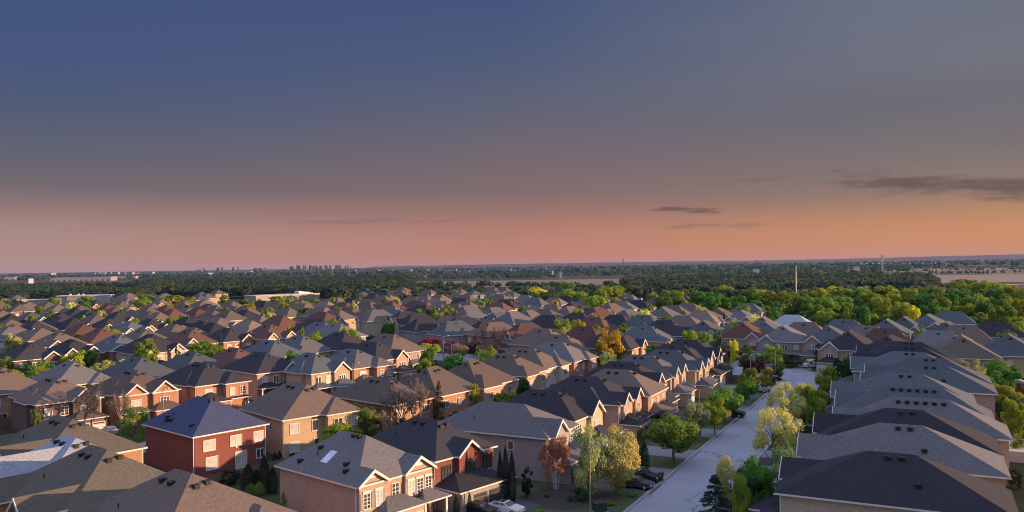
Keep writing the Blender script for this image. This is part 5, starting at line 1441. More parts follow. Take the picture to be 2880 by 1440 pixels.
# ------------------------------------------------------------------ ground, roads
def strip(name,pts,z,mat):
    mb=MB(); mb.face([(x,y,z) for x,y in pts]); return structure(mb.build(name,mat))
A0=math.radians(-27.5); RX,RY=math.cos(A0),math.sin(A0)
def st(s,n): return (n*RX-s*RY, n*RY+s*RX)
A1=math.radians(-40.5); QX,QY=math.cos(A1),math.sin(A1)
def s2(s,n): return (n*QX-s*QY, n*QY+s*QX)
def build_ground():
    m,nt,b=new_mat('open_ground')
    v=mapping(nt,(1,1,1)); big=N(nt,'ShaderNodeTexVoronoi'); big.inputs['Scale'].default_value=.0016; nt.links.new(mapping(nt,(1,.45,1)),big.inputs['Vector'])
    cr=ramp(nt,N_sep(nt,big.outputs['Color']),[(0,(.060,.075,.045)),(.35,(.085,.085,.065)),(.55,(.16,.13,.10)),(.75,(.075,.08,.06)),(1,(.19,.16,.13))])
    a=mix(nt,noise(nt,v,.25,5,.65),(.030,.038,.018),(.075,.075,.038))
    ln=N(nt,'ShaderNodeVectorMath',operation='LENGTH'); nt.links.new(v,ln.inputs[0])
    mr=N(nt,'ShaderNodeMapRange'); mr.inputs[1].default_value=550; mr.inputs[2].default_value=800; nt.links.new(ln.outputs['Value'],mr.inputs[0])
    nt.links.new(mix(nt,mr.outputs[0],a,mix(nt,noise(nt,v,.02,4),cr,mix(nt,.6,cr,(.05,.05,.035)))),b.inputs['Base Color']); b.inputs['Roughness'].default_value=.95; b.inputs['Specular IOR Level'].default_value=.1
    g=MB(); n=24
    g.face([(20000*math.cos(2*math.pi*k/n),20000*math.sin(2*math.pi*k/n),0) for k in range(n)]); structure(g.build('ground',m))
    # asphalt
    m,nt,b=new_mat('asphalt'); v=mapping(nt,(1,1,1))
    a=mix(nt,noise(nt,v,9,3,.7),(.19,.20,.23),(.29,.30,.34)); a=mix(nt,noise(nt,v,.22,4),a,(.32,.33,.36))
    vo=N(nt,'ShaderNodeTexVoronoi',feature='DISTANCE_TO_EDGE'); vo.inputs['Scale'].default_value=.085
    wv=N(nt,'ShaderNodeVectorMath',operation='ADD'); nn=N(nt,'ShaderNodeTexNoise'); nn.inputs['Scale'].default_value=.5; nn.inputs['Detail'].default_value=4; nt.links.new(v,nn.inputs['Vector'])
    ns=N(nt,'ShaderNodeVectorMath',operation='SCALE'); ns.inputs['Scale'].default_value=2.2; nt.links.new(nn.outputs['Color'],ns.inputs[0]); nt.links.new(v,wv.inputs[0]); nt.links.new(ns.outputs[0],wv.inputs[1]); nt.links.new(wv.outputs[0],vo.inputs['Vector'])
    lt=N(nt,'ShaderNodeMath',operation='LESS_THAN'); lt.inputs[1].default_value=.0032; nt.links.new(vo.outputs['Distance'],lt.inputs[0])
    a=mix(nt,lt.outputs[0],a,(.085,.085,.095)); nt.links.new(a,b.inputs['Base Color']); b.inputs['Roughness'].default_value=.8
    M['asphalt']=m
    M['concrete']=plain('concrete',(.30,.29,.29),.85); M['paving']=plain('driveway_paving',(.21,.21,.23),.85); M['darkpaving']=plain('dark_driveway',(.075,.078,.088),.8)
    m,nt,b=new_mat('lawn_grass'); v=mapping(nt,(1,1,1)); a=mix(nt,noise(nt,v,3,4,.7),(.030,.055,.014),(.060,.105,.028)); a=mix(nt,noise(nt,v,.15,3),a,(.065,.085,.03)); nt.links.new(a,b.inputs['Base Color']); b.inputs['Roughness'].default_value=.95; M['grass']=m
    m,nt,b=new_mat('soil_beds'); v=mapping(nt,(1,1,1)); nt.links.new(mix(nt,noise(nt,v,2,5,.7),(.025,.02,.015),(.07,.055,.042)),b.inputs['Base Color']); b.inputs['Roughness'].default_value=1; M['soil']=m
    L=[(20,-32.7),(200,-32.7),(206,-33.6),(211,-36.5),(214,-43),(214,-170),(231,-170),(231,-33),(227,-27),(219,-23.8),(20,-23.8)]
    strip('road',[st(*p) for p in L],.016,M['asphalt'])
    for i,nn_ in enumerate((-136,-220,-301,-371,-441,-511)):
        strip('side_road',[s2(s,n) for s,n in((-60,nn_-4),(190,nn_-4),(190,nn_+4),(-60,nn_+4))],.012,M['asphalt'])
    k=MB()
    def kerb(a,b,w):
        a=Vector((*a,0)); b=Vector((*b,0)); d=(b-a).normalized(); q=Vector((-d.y,d.x,0))*w
        p=[a,b,b+q,a+q]; k.hexa([tuple(v) for v in p]+[(v.x,v.y,.12) for v in p])
    pts=[st(20,-32.7),st(200,-32.7),st(206,-33.6),st(211,-36.5),st(214,-43),st(214,-170)]
    for a,b_ in zip(pts,pts[1:]): kerb(a,b_,.45)
    structure(k.build('kerb',M['concrete'])); k=MB()
    pts=[st(20,-23.8),st(219,-23.8),st(227,-27),st(231,-33),st(231,-170)]
    for a,b_ in zip(pts,pts[1:]): kerb(a,b_,-.45)
    structure(k.build('kerb',M['concrete']))
    strip('lawn',[st(s,n) for s,n in((70,-50),(198,-50),(198,-33.2),(70,-33.2))],.008,M['grass'])
    strip('lawn',[st(s,n) for s,n in((70,-23.3),(215,-23.3),(215,-13),(70,-13))],.008,M['soil'])
    strip('lawn',[(-16,84),(-5,98),(6,106),(18,97),(5,78)],.006,M['grass'])
    strip('planting_bed',[(-2,100),(4,108),(10.5,108),(13.2,101.5),(6.5,97.5)],.011,M['soil'])
    for s0,w,mt in((102.5,5.2,'darkpaving'),(110.6,6,'paving'),(123.5,6,'paving'),(140,7,'paving'),(154,6,'darkpaving'),(166.5,6,'paving'),(181,5,'darkpaving'),(194,5,'paving')):
        strip('driveway',[st(s,n) for s,n in((s0-w/2,-46.5),(s0+w/2,-46.5),(s0+w/2,-32.4),(s0-w/2,-32.4))],.022,M[mt])
    for s0 in(92,109,120,130,142,157,168,181,194,206):
        strip('driveway',[st(s,n) for s,n in((s0-4,-14),(s0+1,-14),(s0+1,-24.1),(s0-4,-24.1))],.022,M['paving'])
    for n0 in(-60,-49,-41,-31,-19): strip('driveway',[st(s,n) for s,n in((230.7,n0-3),(230.7,n0+2),(256,n0+2),(256,n0-3))],.022,M['paving'])
    for s0 in(37,58,72,86,105,112): strip('driveway',[s2(s,n) for s,n in((s0-2,-155),(s0+3,-155),(s0+3,-139.8),(s0-2,-139.8))],.022,M['paving'])
    strip('driveway',[(-11,99),(-3.5,107),(3.2,99.6),(-5,92)],.014,M['darkpaving'])
    # fields
    def field(name,c,u0,u1,y0,y1,z=.3):
        m,nt,b=new_mat(name); v=mapping(nt,(1,1,1)); a=mix(nt,noise(nt,v,.06,5,.65),sc(c,.7),sc(c,1.3)); nt.links.new(a,b.inputs['Base Color']); b.inputs['Roughness'].default_value=1
        X=lambda u,y:(u-1440)/F_PX*y
        strip('field',[(X(u0,y0),y0),(X(u1,y0),y0),(X(u1,y1),y1),(X(u0,y1),y1)],z,m)
    field('stubble',(.17,.14,.09),1110,2050,1066,1500); field('ploughed',(.23,.165,.125),2540,3050,950,1400); field('meadow',(.12,.115,.07),2500,3100,1420,1750,.25)
    field('pale_field',(.20,.165,.13),2450,3100,1800,2200,.25); field('green_field',(.10,.11,.06),930,1200,2000,2500,.3)
    m,nt,b=new_mat('gravel_track'); b.inputs['Base Color'].default_value=(.42,.36,.32,1)
    strip('gravel_track',[(455,815),(540,875),(900,995),(900,979),(545,860),(460,806)],.36,m)
def N_sep(nt,col):
    n=N(nt,'ShaderNodeSeparateColor'); nt.links.new(col,n.inputs[0]); return n.outputs[0]
# ------------------------------------------------------------------ street furniture, cars, person
def build_lamps():
    for k,((x,y),th,lab) in enumerate(LAMPS):
        root=empty('street_lamp',(x,y,0),math.radians(th)); h=8.3
        p=MB(); p.tube((0,0,0),(0,0,1.2),.14,.12,8); p.tube((0,0,1.2),(0,0,h),.11,.06,8); p.build('pole',M['galv'],root)
        a=MB(); pts=[(0,0,h-.5),(.5,0,h+.05),(1.1,0,h+.28),(1.7,0,h+.28)]
        for q,w in zip(pts,pts[1:]): a.tube(q,w,.05,.045,6)
        a.build('arm',M['galv'],root)
        hd=MB(); hd.hexa([(1.6,-.1,h+.2),(2.35,-.14,h+.12),(2.35,.14,h+.12),(1.6,.1,h+.2),(1.6,-.08,h+.34),(2.3,-.1,h+.3),(2.3,.1,h+.3),(1.6,.08,h+.34)]); ho=hd.build('lamp_head',M['galvlight'],root)
        l=MB(); l.box(1.85,2.3,-.1,.1,h+.085,h+.122); l.build('lens',M['pane'],ho)
        tag(root,lab,'street lamp','street lamps in the neighbourhood')
def build_cars():
    P={'sedan':(4.7,1.82,[(-2.35,.35),(-2.35,.85),(-1.7,1.0),(1.0,.98),(2.2,.78),(2.35,.5),(2.35,.3),(-2.3,.25)],[(-1.75,.97),(-1.05,1.42),(.35,1.44),(1.15,.96)]),
       'hatchback':(4.2,1.78,[(-2.1,.35),(-2.1,.9),(-1.9,1.02),(.9,1.0),(1.95,.82),(2.1,.5),(2.1,.3),(-2.05,.25)],[(-2.0,1.0),(-1.55,1.5),(.2,1.52),(1.05,.98)]),
       'suv':(4.75,1.95,[(-2.35,.45),(-2.35,1.05),(-2.2,1.15),(1.1,1.13),(2.2,1.0),(2.38,.65),(2.38,.38),(-2.3,.33)],[(-2.25,1.13),(-1.9,1.72),(.2,1.74),(1.15,1.12)]),
       'coupe':(4.5,1.85,[(-2.25,.32),(-2.25,.82),(-1.6,.95),(.8,.93),(2.1,.72),(2.25,.45),(2.25,.28),(-2.2,.22)],[(-1.85,.93),(-.8,1.32),(.1,1.33),(1.05,.92)]),
       'pickup':(5.6,2.0,[(-2.8,.5),(-2.8,1.1),(-.9,1.12),(-.9,1.2),(1.3,1.2),(2.6,1.08),(2.8,.7),(2.8,.42),(-2.75,.4)],[(-.85,1.18),(-.7,1.82),(.6,1.84),(1.35,1.18)]),
       'van':(5.7,2.05,[(-2.8,.45),(-2.8,1.3),(-2.78,2.1),(-2.6,2.2),(1.0,2.2),(1.25,2.1),(2.0,1.3),(2.75,1.12),(2.85,.7),(2.85,.42),(-2.75,.4)],None)}
    PC={'silver':(.45,.46,.48),'white':(.8,.8,.8),'black':(.02,.02,.023),'graphite':(.07,.072,.08)}
    for k,(kind,(x,y),th,col,lab) in enumerate(CARS):
        Lg,W,body,cab=P[kind]; root=empty({'suv':'sport_utility_car','van':'delivery_van','pickup':'pickup_truck'}.get(kind,kind+'_car'),(x,y,.024),math.radians(th)); w=W/2
        if col not in M:
            m,nt,b=new_mat('paint_'+col); b.inputs['Base Color'].default_value=(*PC[col],1); b.inputs['Roughness'].default_value=.3; b.inputs['Coat Weight'].default_value=.6; b.inputs['Metallic'].default_value=.4 if col=='silver' else 0; M[col]=m
        bm=MB(); bm.prism([(a,-w,z) for a,z in body],[(a,w,z) for a,z in body])
        if cab:
            t=.16; lo=[cab[0],cab[3]]; hi=[cab[1],cab[2]]
            bm.hexa([(lo[0][0],-w+.06,lo[0][1]-.02),(lo[1][0],-w+.06,lo[1][1]-.02),(lo[1][0],w-.06,lo[1][1]-.02),(lo[0][0],w-.06,lo[0][1]-.02),(hi[0][0],-w+.06+t,hi[0][1]),(hi[1][0],-w+.06+t,hi[1][1]),(hi[1][0],w-.06-t,hi[1][1]),(hi[0][0],w-.06-t,hi[0][1])])
        bo=bm.build('body',M[col],root); md=bo.modifiers.new('round','BEVEL'); md.width=.07; md.segments=2; md.limit_method='ANGLE'
        def lerp(a,b,t): return tuple(p+(q-p)*t for p,q in zip(a,b))
        if cab:
            for s in(-1,1):
                A=(cab[0][0],s*(w-.06),cab[0][1]); B=(cab[3][0],s*(w-.06),cab[3][1]); Cc=(cab[2][0],s*(w-.06-t),cab[2][1]); D=(cab[1][0],s*(w-.06-t),cab[1][1])
                for t0,t1 in((.10,.48),(.53,.90)):
                    q=[lerp(lerp(A,B,t0),lerp(D,Cc,t0),.18),lerp(lerp(A,B,t1),lerp(D,Cc,t1),.18),lerp(lerp(A,B,t1),lerp(D,Cc,t1),.86),lerp(lerp(A,B,t0),lerp(D,Cc,t0),.86)]
                    g=MB(); g.prism([(a,b+s*.02,c) for a,b,c in q],[(a,b-s*.01,c) for a,b,c in q]); g.build('side_window',M['pane'],root)
            for nm,i,j,sx in(('windscreen',3,2,1),('rear_window',0,1,-1)):
                A=(cab[i][0],-(w-.12),cab[i][1]); B=(cab[i][0],w-.12,cab[i][1]); D=(cab[j][0],-(w-.12-t),cab[j][1]); Cc=(cab[j][0],w-.12-t,cab[j][1])
                q=[lerp(A,D,.15),lerp(B,Cc,.15),lerp(B,Cc,.9),lerp(A,D,.9)]
                g=MB(); g.prism([(a+sx*.03,b,c+.015) for a,b,c in q],[(a-sx*.02,b,c-.01) for a,b,c in q]); g.build(nm,M['pane'],root)
            if kind=='coupe':
                r=MB(); r.box(cab[1][0]+.05,cab[2][0]-.05,-w+.3,w-.3,cab[1][1]+.004,cab[1][1]+.03); r.build('roof_panel',M['black'],root)
            if kind=='suv':
                for s in(-1,1): r=MB(); r.box(cab[1][0]+.1,cab[2][0]-.1,s*(w-.32)-.03,s*(w-.32)+.03,cab[1][1]+.01,cab[1][1]+.08); r.build('roof_rail',M['galvlight'],root)
        else:
            g=MB(); q=[(2.02,-w+.15,1.36),(2.02,w-.15,1.36),(1.33,w-.2,2.06),(1.33,-w+.2,2.06)]; g.prism([(a+.03,b,c+.03) for a,b,c in q],[(a-.02,b,c-.02) for a,b,c in q]); g.build('windscreen',M['pane'],root)
            for s in(-1,1):
                g=MB(); q=[(.75,s*w,1.25),(1.75,s*w,1.25),(1.2,s*w,1.95),(.75,s*w,1.95)]; g.prism([(a,b+s*.02,c) for a,b,c in q],[(a,b-s*.02,c) for a,b,c in q]); g.build('side_window',M['pane'],root)
        r=.36 if kind in('suv','van','pickup') else .32
        for ax in(-Lg*.3,Lg*.31):
            for s in(-1,1):
                t_=MB(); t_.tube((ax,s*(w-.2),r),(ax,s*(w+.02),r),r,r,14); to=t_.build('wheel',M['black'],root)
                h=MB(); h.tube((ax,s*(w+.02),r),(ax,s*(w+.035),r),r*.6,r*.6,10); h.build('rim',M['galvlight'],to)
        for s in(-1,1):
            z=body[4][1]-.05 if cab else .95
            h=MB(); h.box(Lg/2-.18,Lg/2+.02,s*(w-.28)-.2,s*(w-.28)+.2,z-.2,z-.06); h.build('headlight',M['blind'],root)
            h=MB(); h.box(-Lg/2-.02,-Lg/2+.1,s*(w-.18)-.14,s*(w-.18)+.14,.78,.95); h.build('taillight',M['redlight'],root)
        tag(root,lab,'van' if kind=='van' else 'pickup truck' if kind=='pickup' else 'car','vehicles parked on the driveways')
def skin(name,verts,edges,mat,parent=None,sub=2):
    me=bpy.data.meshes.new(name); me.from_pydata([v[:3] for v in verts],edges,[]); o=link(name,me,parent)
    md=o.modifiers.new('skin','SKIN')
    for d,v in zip(me.skin_vertices[0].data if me.skin_vertices else [],verts): d.radius=(v[3],v[3])
    ss=o.modifiers.new('smooth','SUBSURF'); ss.levels=1; ss.render_levels=sub; me.materials.append(mat); return o
def build_person():
    import bmesh
    def mk(name,verts,edges,mat,parent=None):
        me=bpy.data.meshes.new(name); bm=bmesh.new(); ly=bm.verts.layers.skin.verify(); vs=[]
        for i,v in enumerate(verts):
            b=bm.verts.new(v[:3]); b[ly].radius=(v[3],v[3] if len(v)<5 else v[4]); b[ly].use_root=(i==0); vs.append(b)
        for a,b in edges: bm.edges.new((vs[a],vs[b]))
        bm.to_mesh(me); bm.free(); me.materials.append(mat); o=link(name,me,parent)
        o.modifiers.new('skin','SKIN'); s=o.modifiers.new('smooth','SUBSURF'); s.levels=1; s.render_levels=1; return o
    V=[(0,0,.95,.14),(0,0,1.15,.13),(0,0,1.38,.15),(0,0,1.52,.06),(.02,0,1.62,.09),(.03,0,1.72,.085),(.11,0,1.64,.02),
       (0,.10,.9,.10),(.16,.10,.5,.06),(.05,.10,.08,.045),(.2,.10,.04,.035),(0,-.10,.9,.10),(-.05,-.10,.5,.06),(-.30,-.10,.12,.045),(-.18,-.10,.04,.035),
       (0,.20,1.42,.06),(-.10,.25,1.14,.042),(.02,.26,.90,.033),(.06,.26,.82,.028),(0,-.20,1.42,.06),(.10,-.25,1.14,.042),(.28,-.25,.96,.033),(.34,-.25,.90,.028)]
    E=[(0,1),(1,2),(2,3),(3,4),(4,5),(4,6),(0,7),(7,8),(8,9),(9,10),(0,11),(11,12),(12,13),(13,14),(2,15),(15,16),(16,17),(17,18),(2,19),(19,20),(20,21),(21,22)]
    fing=[]
    for base,sy in((18,1),(22,-1)):
        b=V[base]
        for k,(dx,L) in enumerate(((.024,.07),(.008,.085),(-.008,.08),(-.024,.06))):
            i=len(V); V.append((b[0]+dx,b[1],b[2]-.05,.009)); V.append((b[0]+dx+.01,b[1]-sy*.01,b[2]-.05-L,.008)); E+=[(base,i),(i,i+1)]
        i=len(V); V.append((b[0]+.04,b[1]-sy*.015,b[2]-.02,.009)); E.append((base,i))
    o=mk('person',V,E,M['skin'])
    o.location=(PERSON[0],PERSON[1],.03); o.rotation_euler=(0,0,math.radians(75))
    mk('shirt',[(0,0,.98,.16),(0,0,1.15,.15),(0,0,1.40,.165),(0,.19,1.43,.075),(-.06,.235,1.26,.062),(0,-.19,1.43,.075),(.06,-.235,1.26,.062)],[(0,1),(1,2),(2,3),(3,4),(2,5),(5,6)],M['white'],o)
    mk('trousers',[(0,0,.98,.155),(0,.10,.88,.115),(.16,.10,.5,.078),(.06,.10,.16,.07),(0,-.10,.88,.115),(-.05,-.10,.5,.078),(-.28,-.10,.19,.07)],[(0,1),(1,2),(2,3),(0,4),(4,5),(5,6)],M['black'],o)
    mk('hair',[(.0,0,1.74,.09),(-.03,0,1.66,.085)],[(0,1)],M['black'],o)
    tag(o,'person in a white top and dark trousers walking on the verge beside the silver car','person')
# ------------------------------------------------------------------ other things
def add_box_thing(name,x,y,rz,parts,lab,cat,group=None):
    root=empty(name,(x,y,0),rz)
    for nm,mat,boxes in parts:
        mb=MB()
        for b in boxes: mb.box(*b)
        mb.build(nm,M[mat],root)
    return tag(root,lab,cat,group)
def build_misc():
    # low schools
    (x0,y0),(x1,y1)=SCHOOL; L=math.hypot(x1-x0,y1-y0); a=math.atan2(y1-y0,x1-x0)
    root=empty('school_building',(x0,y0,0),a)
    w=MB(); w.box(0,L,0,22,0,4.4); w.build('wall',M['stone2'],root)
    f=MB(); f.box(-.4,L+.4,-.4,22.4,4.4,5.3); f.build('roof_parapet',M['stone'],root)
    r=MB(); r.box(L*.72,L*.95,6,16,5.3,5.8); r.hexa([(L*.72,6,5.8),(L*.9,6,5.8),(L*.9,14,5.8),(L*.72,14,5.8),(L*.71,6,7.9),(L*.9,6,6.3),(L*.9,14,6.3),(L*.71,14,7.9)]); r.build('rooftop_monitor',M['white'],root)
    for u in(L*.18,L*.30,L*.56,L*.73,L*.88):
        b=MB(); b.box(u,u+2.6,-.12,.02,1.9,3.7); wo=b.build('window',M['white'],root); b=MB(); b.box(u+.2,u+2.4,-.16,-.125,2.1,3.5); b.build('pane',M['pane'],wo)
    tag(root,'long pale flat-roofed school with a slanted rooftop monitor','school building')
    (x0,y0),(xm,ym),(x1,y1),(x2,y2),(x3,y3)=BLOCK
    a=math.radians(10); root=empty('flat_school',(x0,y0,0),a)
    b=MB(); b.box(0,9,0,18,0,6.8); b.box(9,46,-1,18,0,7.1); b.build('upper_hall',M['cream2'],root)
    b=MB(); b.box(46,72,2,16,0,3.8); b.box(-46,0,6,20,0,4.0); b.build('low_wing',M['cream2'],root)
    b=MB(); b.box(-.3,46.3,-1.3,18.3,7.1,7.7); b.box(45.7,72.3,1.7,16.3,3.8,4.4); b.box(-46.3,-.3,5.7,20.3,4.0,4.6); b.build('roof_edge',M['white'],root)
    for u in(9,16,20): b=MB(); b.box(u,u+1.4,5,6.5,7.7,9.0); b.build('rooftop_unit',M['white'],root)
    tag(root,'pale flat-roofed school hall with two low wings standing above the brown roofs','school building')
    # warehouses far away
    ws=sorted(WAREHOUSES,key=lambda w:w[0]/w[1])
    for k,(x,y,w,h) in enumerate(ws):
        root=empty('warehouse',(x,y,0),-math.atan2(x,y)*.6-(.30 if x<-300 and k%3 else .1))
        b=MB(); b.box(-w/2,w/2,0,max(25,w*.4),0,h*.94); b.build('wall',M['ware_b' if k%4==1 else 'ware_a'],root)
        b=MB(); b.box(-w/2-.5,w/2+.5,-.5,max(25,w*.4)+.5,h*.94,h); b.build('roof',M['ware_a'],root)
        b=MB(); nn=max(2,int(w/14))
        for j in range(nn): u=-w/2+w*(j+.5)/nn; b.box(u-2,u+2,-.3,.02,.3,h*.4)
        stf=b.build('loading_doors',M['pane'],root)
        tag(root,f'{ordinal(k+1)} pale warehouse from the left along the far industrial strip','warehouse','warehouses in the far industrial strip')
    tw=sorted(TOWERS,key=lambda w:w[0]/w[1])
    for k,(x,y,w,h) in enumerate(tw):
        h*=.82
        root=empty('tower_block',(x,y,0),-math.atan2(x,y))
        b=MB(); b.box(-w/2,w/2,0,w*.7,0,h); b.build('tower',M['tower_a' if k%3 else 'tower_b'],root)
        b=MB(); b.box(-w*.25,w*.2,w*.1,w*.5,h,h+4); b.build('rooftop_unit',M['tower_b'],root)
        b=MB()
        for q in range(int(h/7)): b.box(-w/2+1.5,w/2-1.5,-.4,.02,q*7+3,q*7+5)
        b.build('window_bands',M['pane'],root)
        tag(root,f'{ordinal(k+1)} hazy tower block from the left on the far skyline','tower block','tower blocks on the far skyline')
    # masts and pylons
    for k,(x,y,w,h) in enumerate(MASTS):
        root=empty('mast',(x,y,0)); b=MB(); b.tube((0,0,0),(0,0,h),.75,.5,8); b.build('pole',M['white'],root)
        if k==1: b=MB(); b.box(-5,5,-1,1,h-2,h); b.build('crosshead',M['pyl'],root)
        else: b=MB(); b.tube((0,0,h-4),(0,0,h),.9,.9,8); b.build('antenna',M['pyl'],root)
        tag(root,['slim white mast rising over the dark woods near the skyline','thin mast with a flat crosshead in front of the skyline towers'][k],'mast')
    root=empty('monopole_mast',(MONO[0],MONO[1],0)); b=MB(); b.tube((0,0,0),(0,0,MONO[2]),.27,.25,12); b.build('pole',M['polewhite'],root); b=MB(); b.tube((0,0,MONO[2]-3.5),(0,0,MONO[2]),.28,.28,12); b.build('antenna_sleeve',M['pinkwhite'],root)
    tag(root,'tall plain white pole standing out of the yellow-green woods','mast')
    def lattice(name,x,y,w,h,lab,arms,mat):
        root=empty(name,(x,y,0),.4); b=MB(); n=8; tp=.35 if arms else .8
        for sx in(-1,1):
            for sy in(-1,1): b.tube((sx*w/2,sy*w/2,0),(sx*w/2*tp,sy*w/2*tp,h),w*.05+.12,w*.04+.1,4)
        for k in range(n):
            z0,z1=h*k/n,h*(k+1)/n; a0=w/2*(1-(1-tp)*k/n); a1=w/2*(1-(1-tp)*(k+1)/n)
            for q in(-1,1): b.tube((-a0,q*a0,z0),(a1,q*a1,z1),w*.025+.06,w*.025+.06,3); b.tube((q*a0,-a0,z0),(q*a1,a1,z1),w*.025+.06,w*.025+.06,3)
        b.build('lattice_frame',M[mat],root)
        if arms:
            for z in(.72,.84,.95): c=MB(); c.tube((-w*.75,0,h*z),(w*.75,0,h*z),.4,.4,4); c.build('cross_arm',M[mat],root)
        else: c=MB(); c.box(-w*.4,w*.4,-w*.4,w*.4,h-5,h); c.build('antenna_cluster',M['pyl2'],root)
        tag(root,lab,'pylon' if arms else 'lattice tower','power pylons across the plain' if arms else None)
    py=['dark power pylon nearest the white pole against the hills','dark power pylon second from the white pole','faint power pylon before the middle of the hills','power pylon breaking the skyline above the hills']
    for k,(x,y,w,h) in enumerate(PYLONS): lattice('power_pylon',x,y,w*.55,h,py[k],True,'pyl')
    x,y,w,h=TOWER2; lattice('lattice_tower',x,y,w,h,'pale lattice tower with a dark head near the field',False,'galvlight')
    # silo and farm buildings
    x,y,w,h=SILO; root=empty('silo',(x,y,0)); b=MB(); b.tube((0,0,0),(0,0,h),w*.45,w*.45,16); b.build('drum',M['stone2'],root); b=MB(); b.tube((0,0,h),(0,0,h+1.4),w*.46,w*.2,16); b.build('cap',M['pyl2'],root); tag(root,'grey concrete silo beyond the brown field','silo')
    fl=['white farm building among the dark woods left of the white pole','small white shed beside the field near the silo','low house with a pale roof near the lattice tower','white roof among the dark woods below the skyline','small pale roof at the edge of the left woods']
    for k,(x,y,w,h) in enumerate(FARMHOUSES):
        root=empty('farm_building',(x,y,0),-math.atan2(x,y)); b=MB(); b.box(-w/2,w/2,0,w*.6,0,h*.7+9); b.build('wall',M['white'],root)
        b=MB(); z=h*.7+9; b.prism([(-w/2-.3,-.4,z),(-w/2-.3,w*.6+.4,z),(-w/2-.3,w*.3,z+h*.5)],[(w/2+.3,-.4,z),(w/2+.3,w*.6+.4,z),(w/2+.3,w*.3,z+h*.5)]); b.build('roof',M['ware_a'],root); tag(root,fl[k],'farm building','farm buildings on the plain')
    m,nt,b=new_mat('lit_lamp'); b.inputs['Emission Color'].default_value=(1,.93,.85,1); b.inputs['Emission Strength'].default_value=2.2; M['lit']=m
    for k,(x,y,h) in enumerate(FLOODS):
        root=empty('flood_lamp',(x,y,0)); b=MB(); b.tube((0,0,0),(0,0,h-.8),.2,.15,6); b.build('pole',M['pyl'],root); b=MB(); b.tube((0,0,h-.6),(0,0,h+.6),.55,.55,8); b.build('lamp',M['lit'],root)
        tag(root,f'{ordinal(k+1)} lit lamp from the left in the distant line of lights','flood lamp','lit lamps on the far plain')
    # pergola, transformer, hoop, deck, sheds
    root=empty('pergola',(PERGOLA[0],PERGOLA[1],0),math.radians(62.5))
    for sx in(-2.6,2.6):
        for sy in(-1.6,1.6): b=MB(); b.box(sx-.08,sx+.08,sy-.08,sy+.08,0,2.3); b.build('post',M['wood'],root)
    for k in range(9): b=MB(); u=-3+k*.75; b.box(u-.05,u+.05,-2.2,2.2,2.38,2.56); b.build('rafter',M['tanwood'],root)
    for sy in(-1.6,1.6): b=MB(); b.box(-3.1,3.1,sy-.06,sy+.06,2.2,2.379); b.build('beam',M['tanwood'],root)
    tag(root,'timber pergola with pale slats behind the dark-roofed street house','pergola')
    add_box_thing('transformer_box',BOX[0],BOX[1],math.radians(20),[('cabinet','greenbox',[(-.75,.75,-.6,.6,.12,1.1)]),('lid','greenbox',[(-.82,.82,-.67,.67,1.1,1.2)]),('plinth','concrete',[(-.9,.9,-.75,.75,0,.12)])],'dark green transformer box on the verge below the golden willow','transformer box')
    root=empty('basketball_hoop',(HOOP[0],HOOP[1],0),math.radians(-27.5)); b=MB(); b.tube((0,0,0),(.5,0,3.2),.06,.05,6); b.build('pole',M['black'],root); b=MB(); b.box(.5,.56,-.65,.65,2.7,3.6); b.build('backboard',M['white'],root)
    b=MB(); n=10
    for k in range(n):
        t0,t1=2*math.pi*k/n,2*math.pi*(k+1)/n; b.tube((.85+.23*math.cos(t0),.23*math.sin(t0),3.0),(.85+.23*math.cos(t1),.23*math.sin(t1),3.0),.02,.02,4)
    b.build('rim',M['redlight'],root); tag(root,'basketball hoop with a white backboard beside the street driveway','basketball hoop')
    root=empty('patio_deck',(DECK[0],DECK[1],0),math.radians(62.5)); b=MB(); b.box(-5,5,-4,4,0,1.6); b.build('platform',M['stone'],root)
    for sx in(-5,0,5):
        b=MB(); b.box(sx-.07,sx+.07,3.93,4.07,1.6,2.6); b.build('rail_post',M['white'],root)
    b=MB(); b.box(-5,5,3.95,4.05,2.5,2.6); b.build('rail',M['white'],root); tag(root,'pale raised patio deck behind the right row of roofs','patio deck')
    for k,(du,dv) in enumerate(((-2.6,.6),(3.0,1.4))):
        a=math.radians(62.5); x=DECK[0]+du*math.cos(a)-dv*math.sin(a); y=DECK[1]+du*math.sin(a)+dv*math.cos(a)
        root=empty('patio_parasol',(x,y,1.6)); b=MB(); b.tube((0,0,0),(0,0,2.9),.04,.03,6); b.build('pole',M['white'],root); b=MB(); b.tube((0,0,.9),(0,0,1.3),.42,.5,10); b.tube((0,0,1.3),(0,0,3.0),.5,.06,10); b.build('folded_canopy',M['canvas'],root)
        tag(root,['folded white parasol on the near side of the patio deck','folded white parasol on the far side of the patio deck'][k],'parasol','parasols on the patio deck')
    for k,(x,y) in enumerate(SHEDS):
        root=empty('garden_shed',(x,y,0),math.radians(62.5)); b=MB(); b.box(-1.8,1.8,-1.4,1.4,0,2.0); b.build('wall',M['wood'],root); b=MB(); b.prism([(-2,-1.65,2.0),(-2,1.65,2.0),(-2,0,2.7)],[(2,-1.65,2.0),(2,1.65,2.0),(2,0,2.7)]); b.build('roof',M['ware_a'],root)
        b=MB(); b.box(-.45,.45,-1.45,-1.39,.05,1.8); b.build('door',M['white'],root)
        tag(root,['white-roofed garden shed beside the round green tree behind the right row','white-roofed garden shed at the edge of the far right garden','white-roofed garden shed behind the middle of the right row'][k],'garden shed','garden sheds behind the right row')
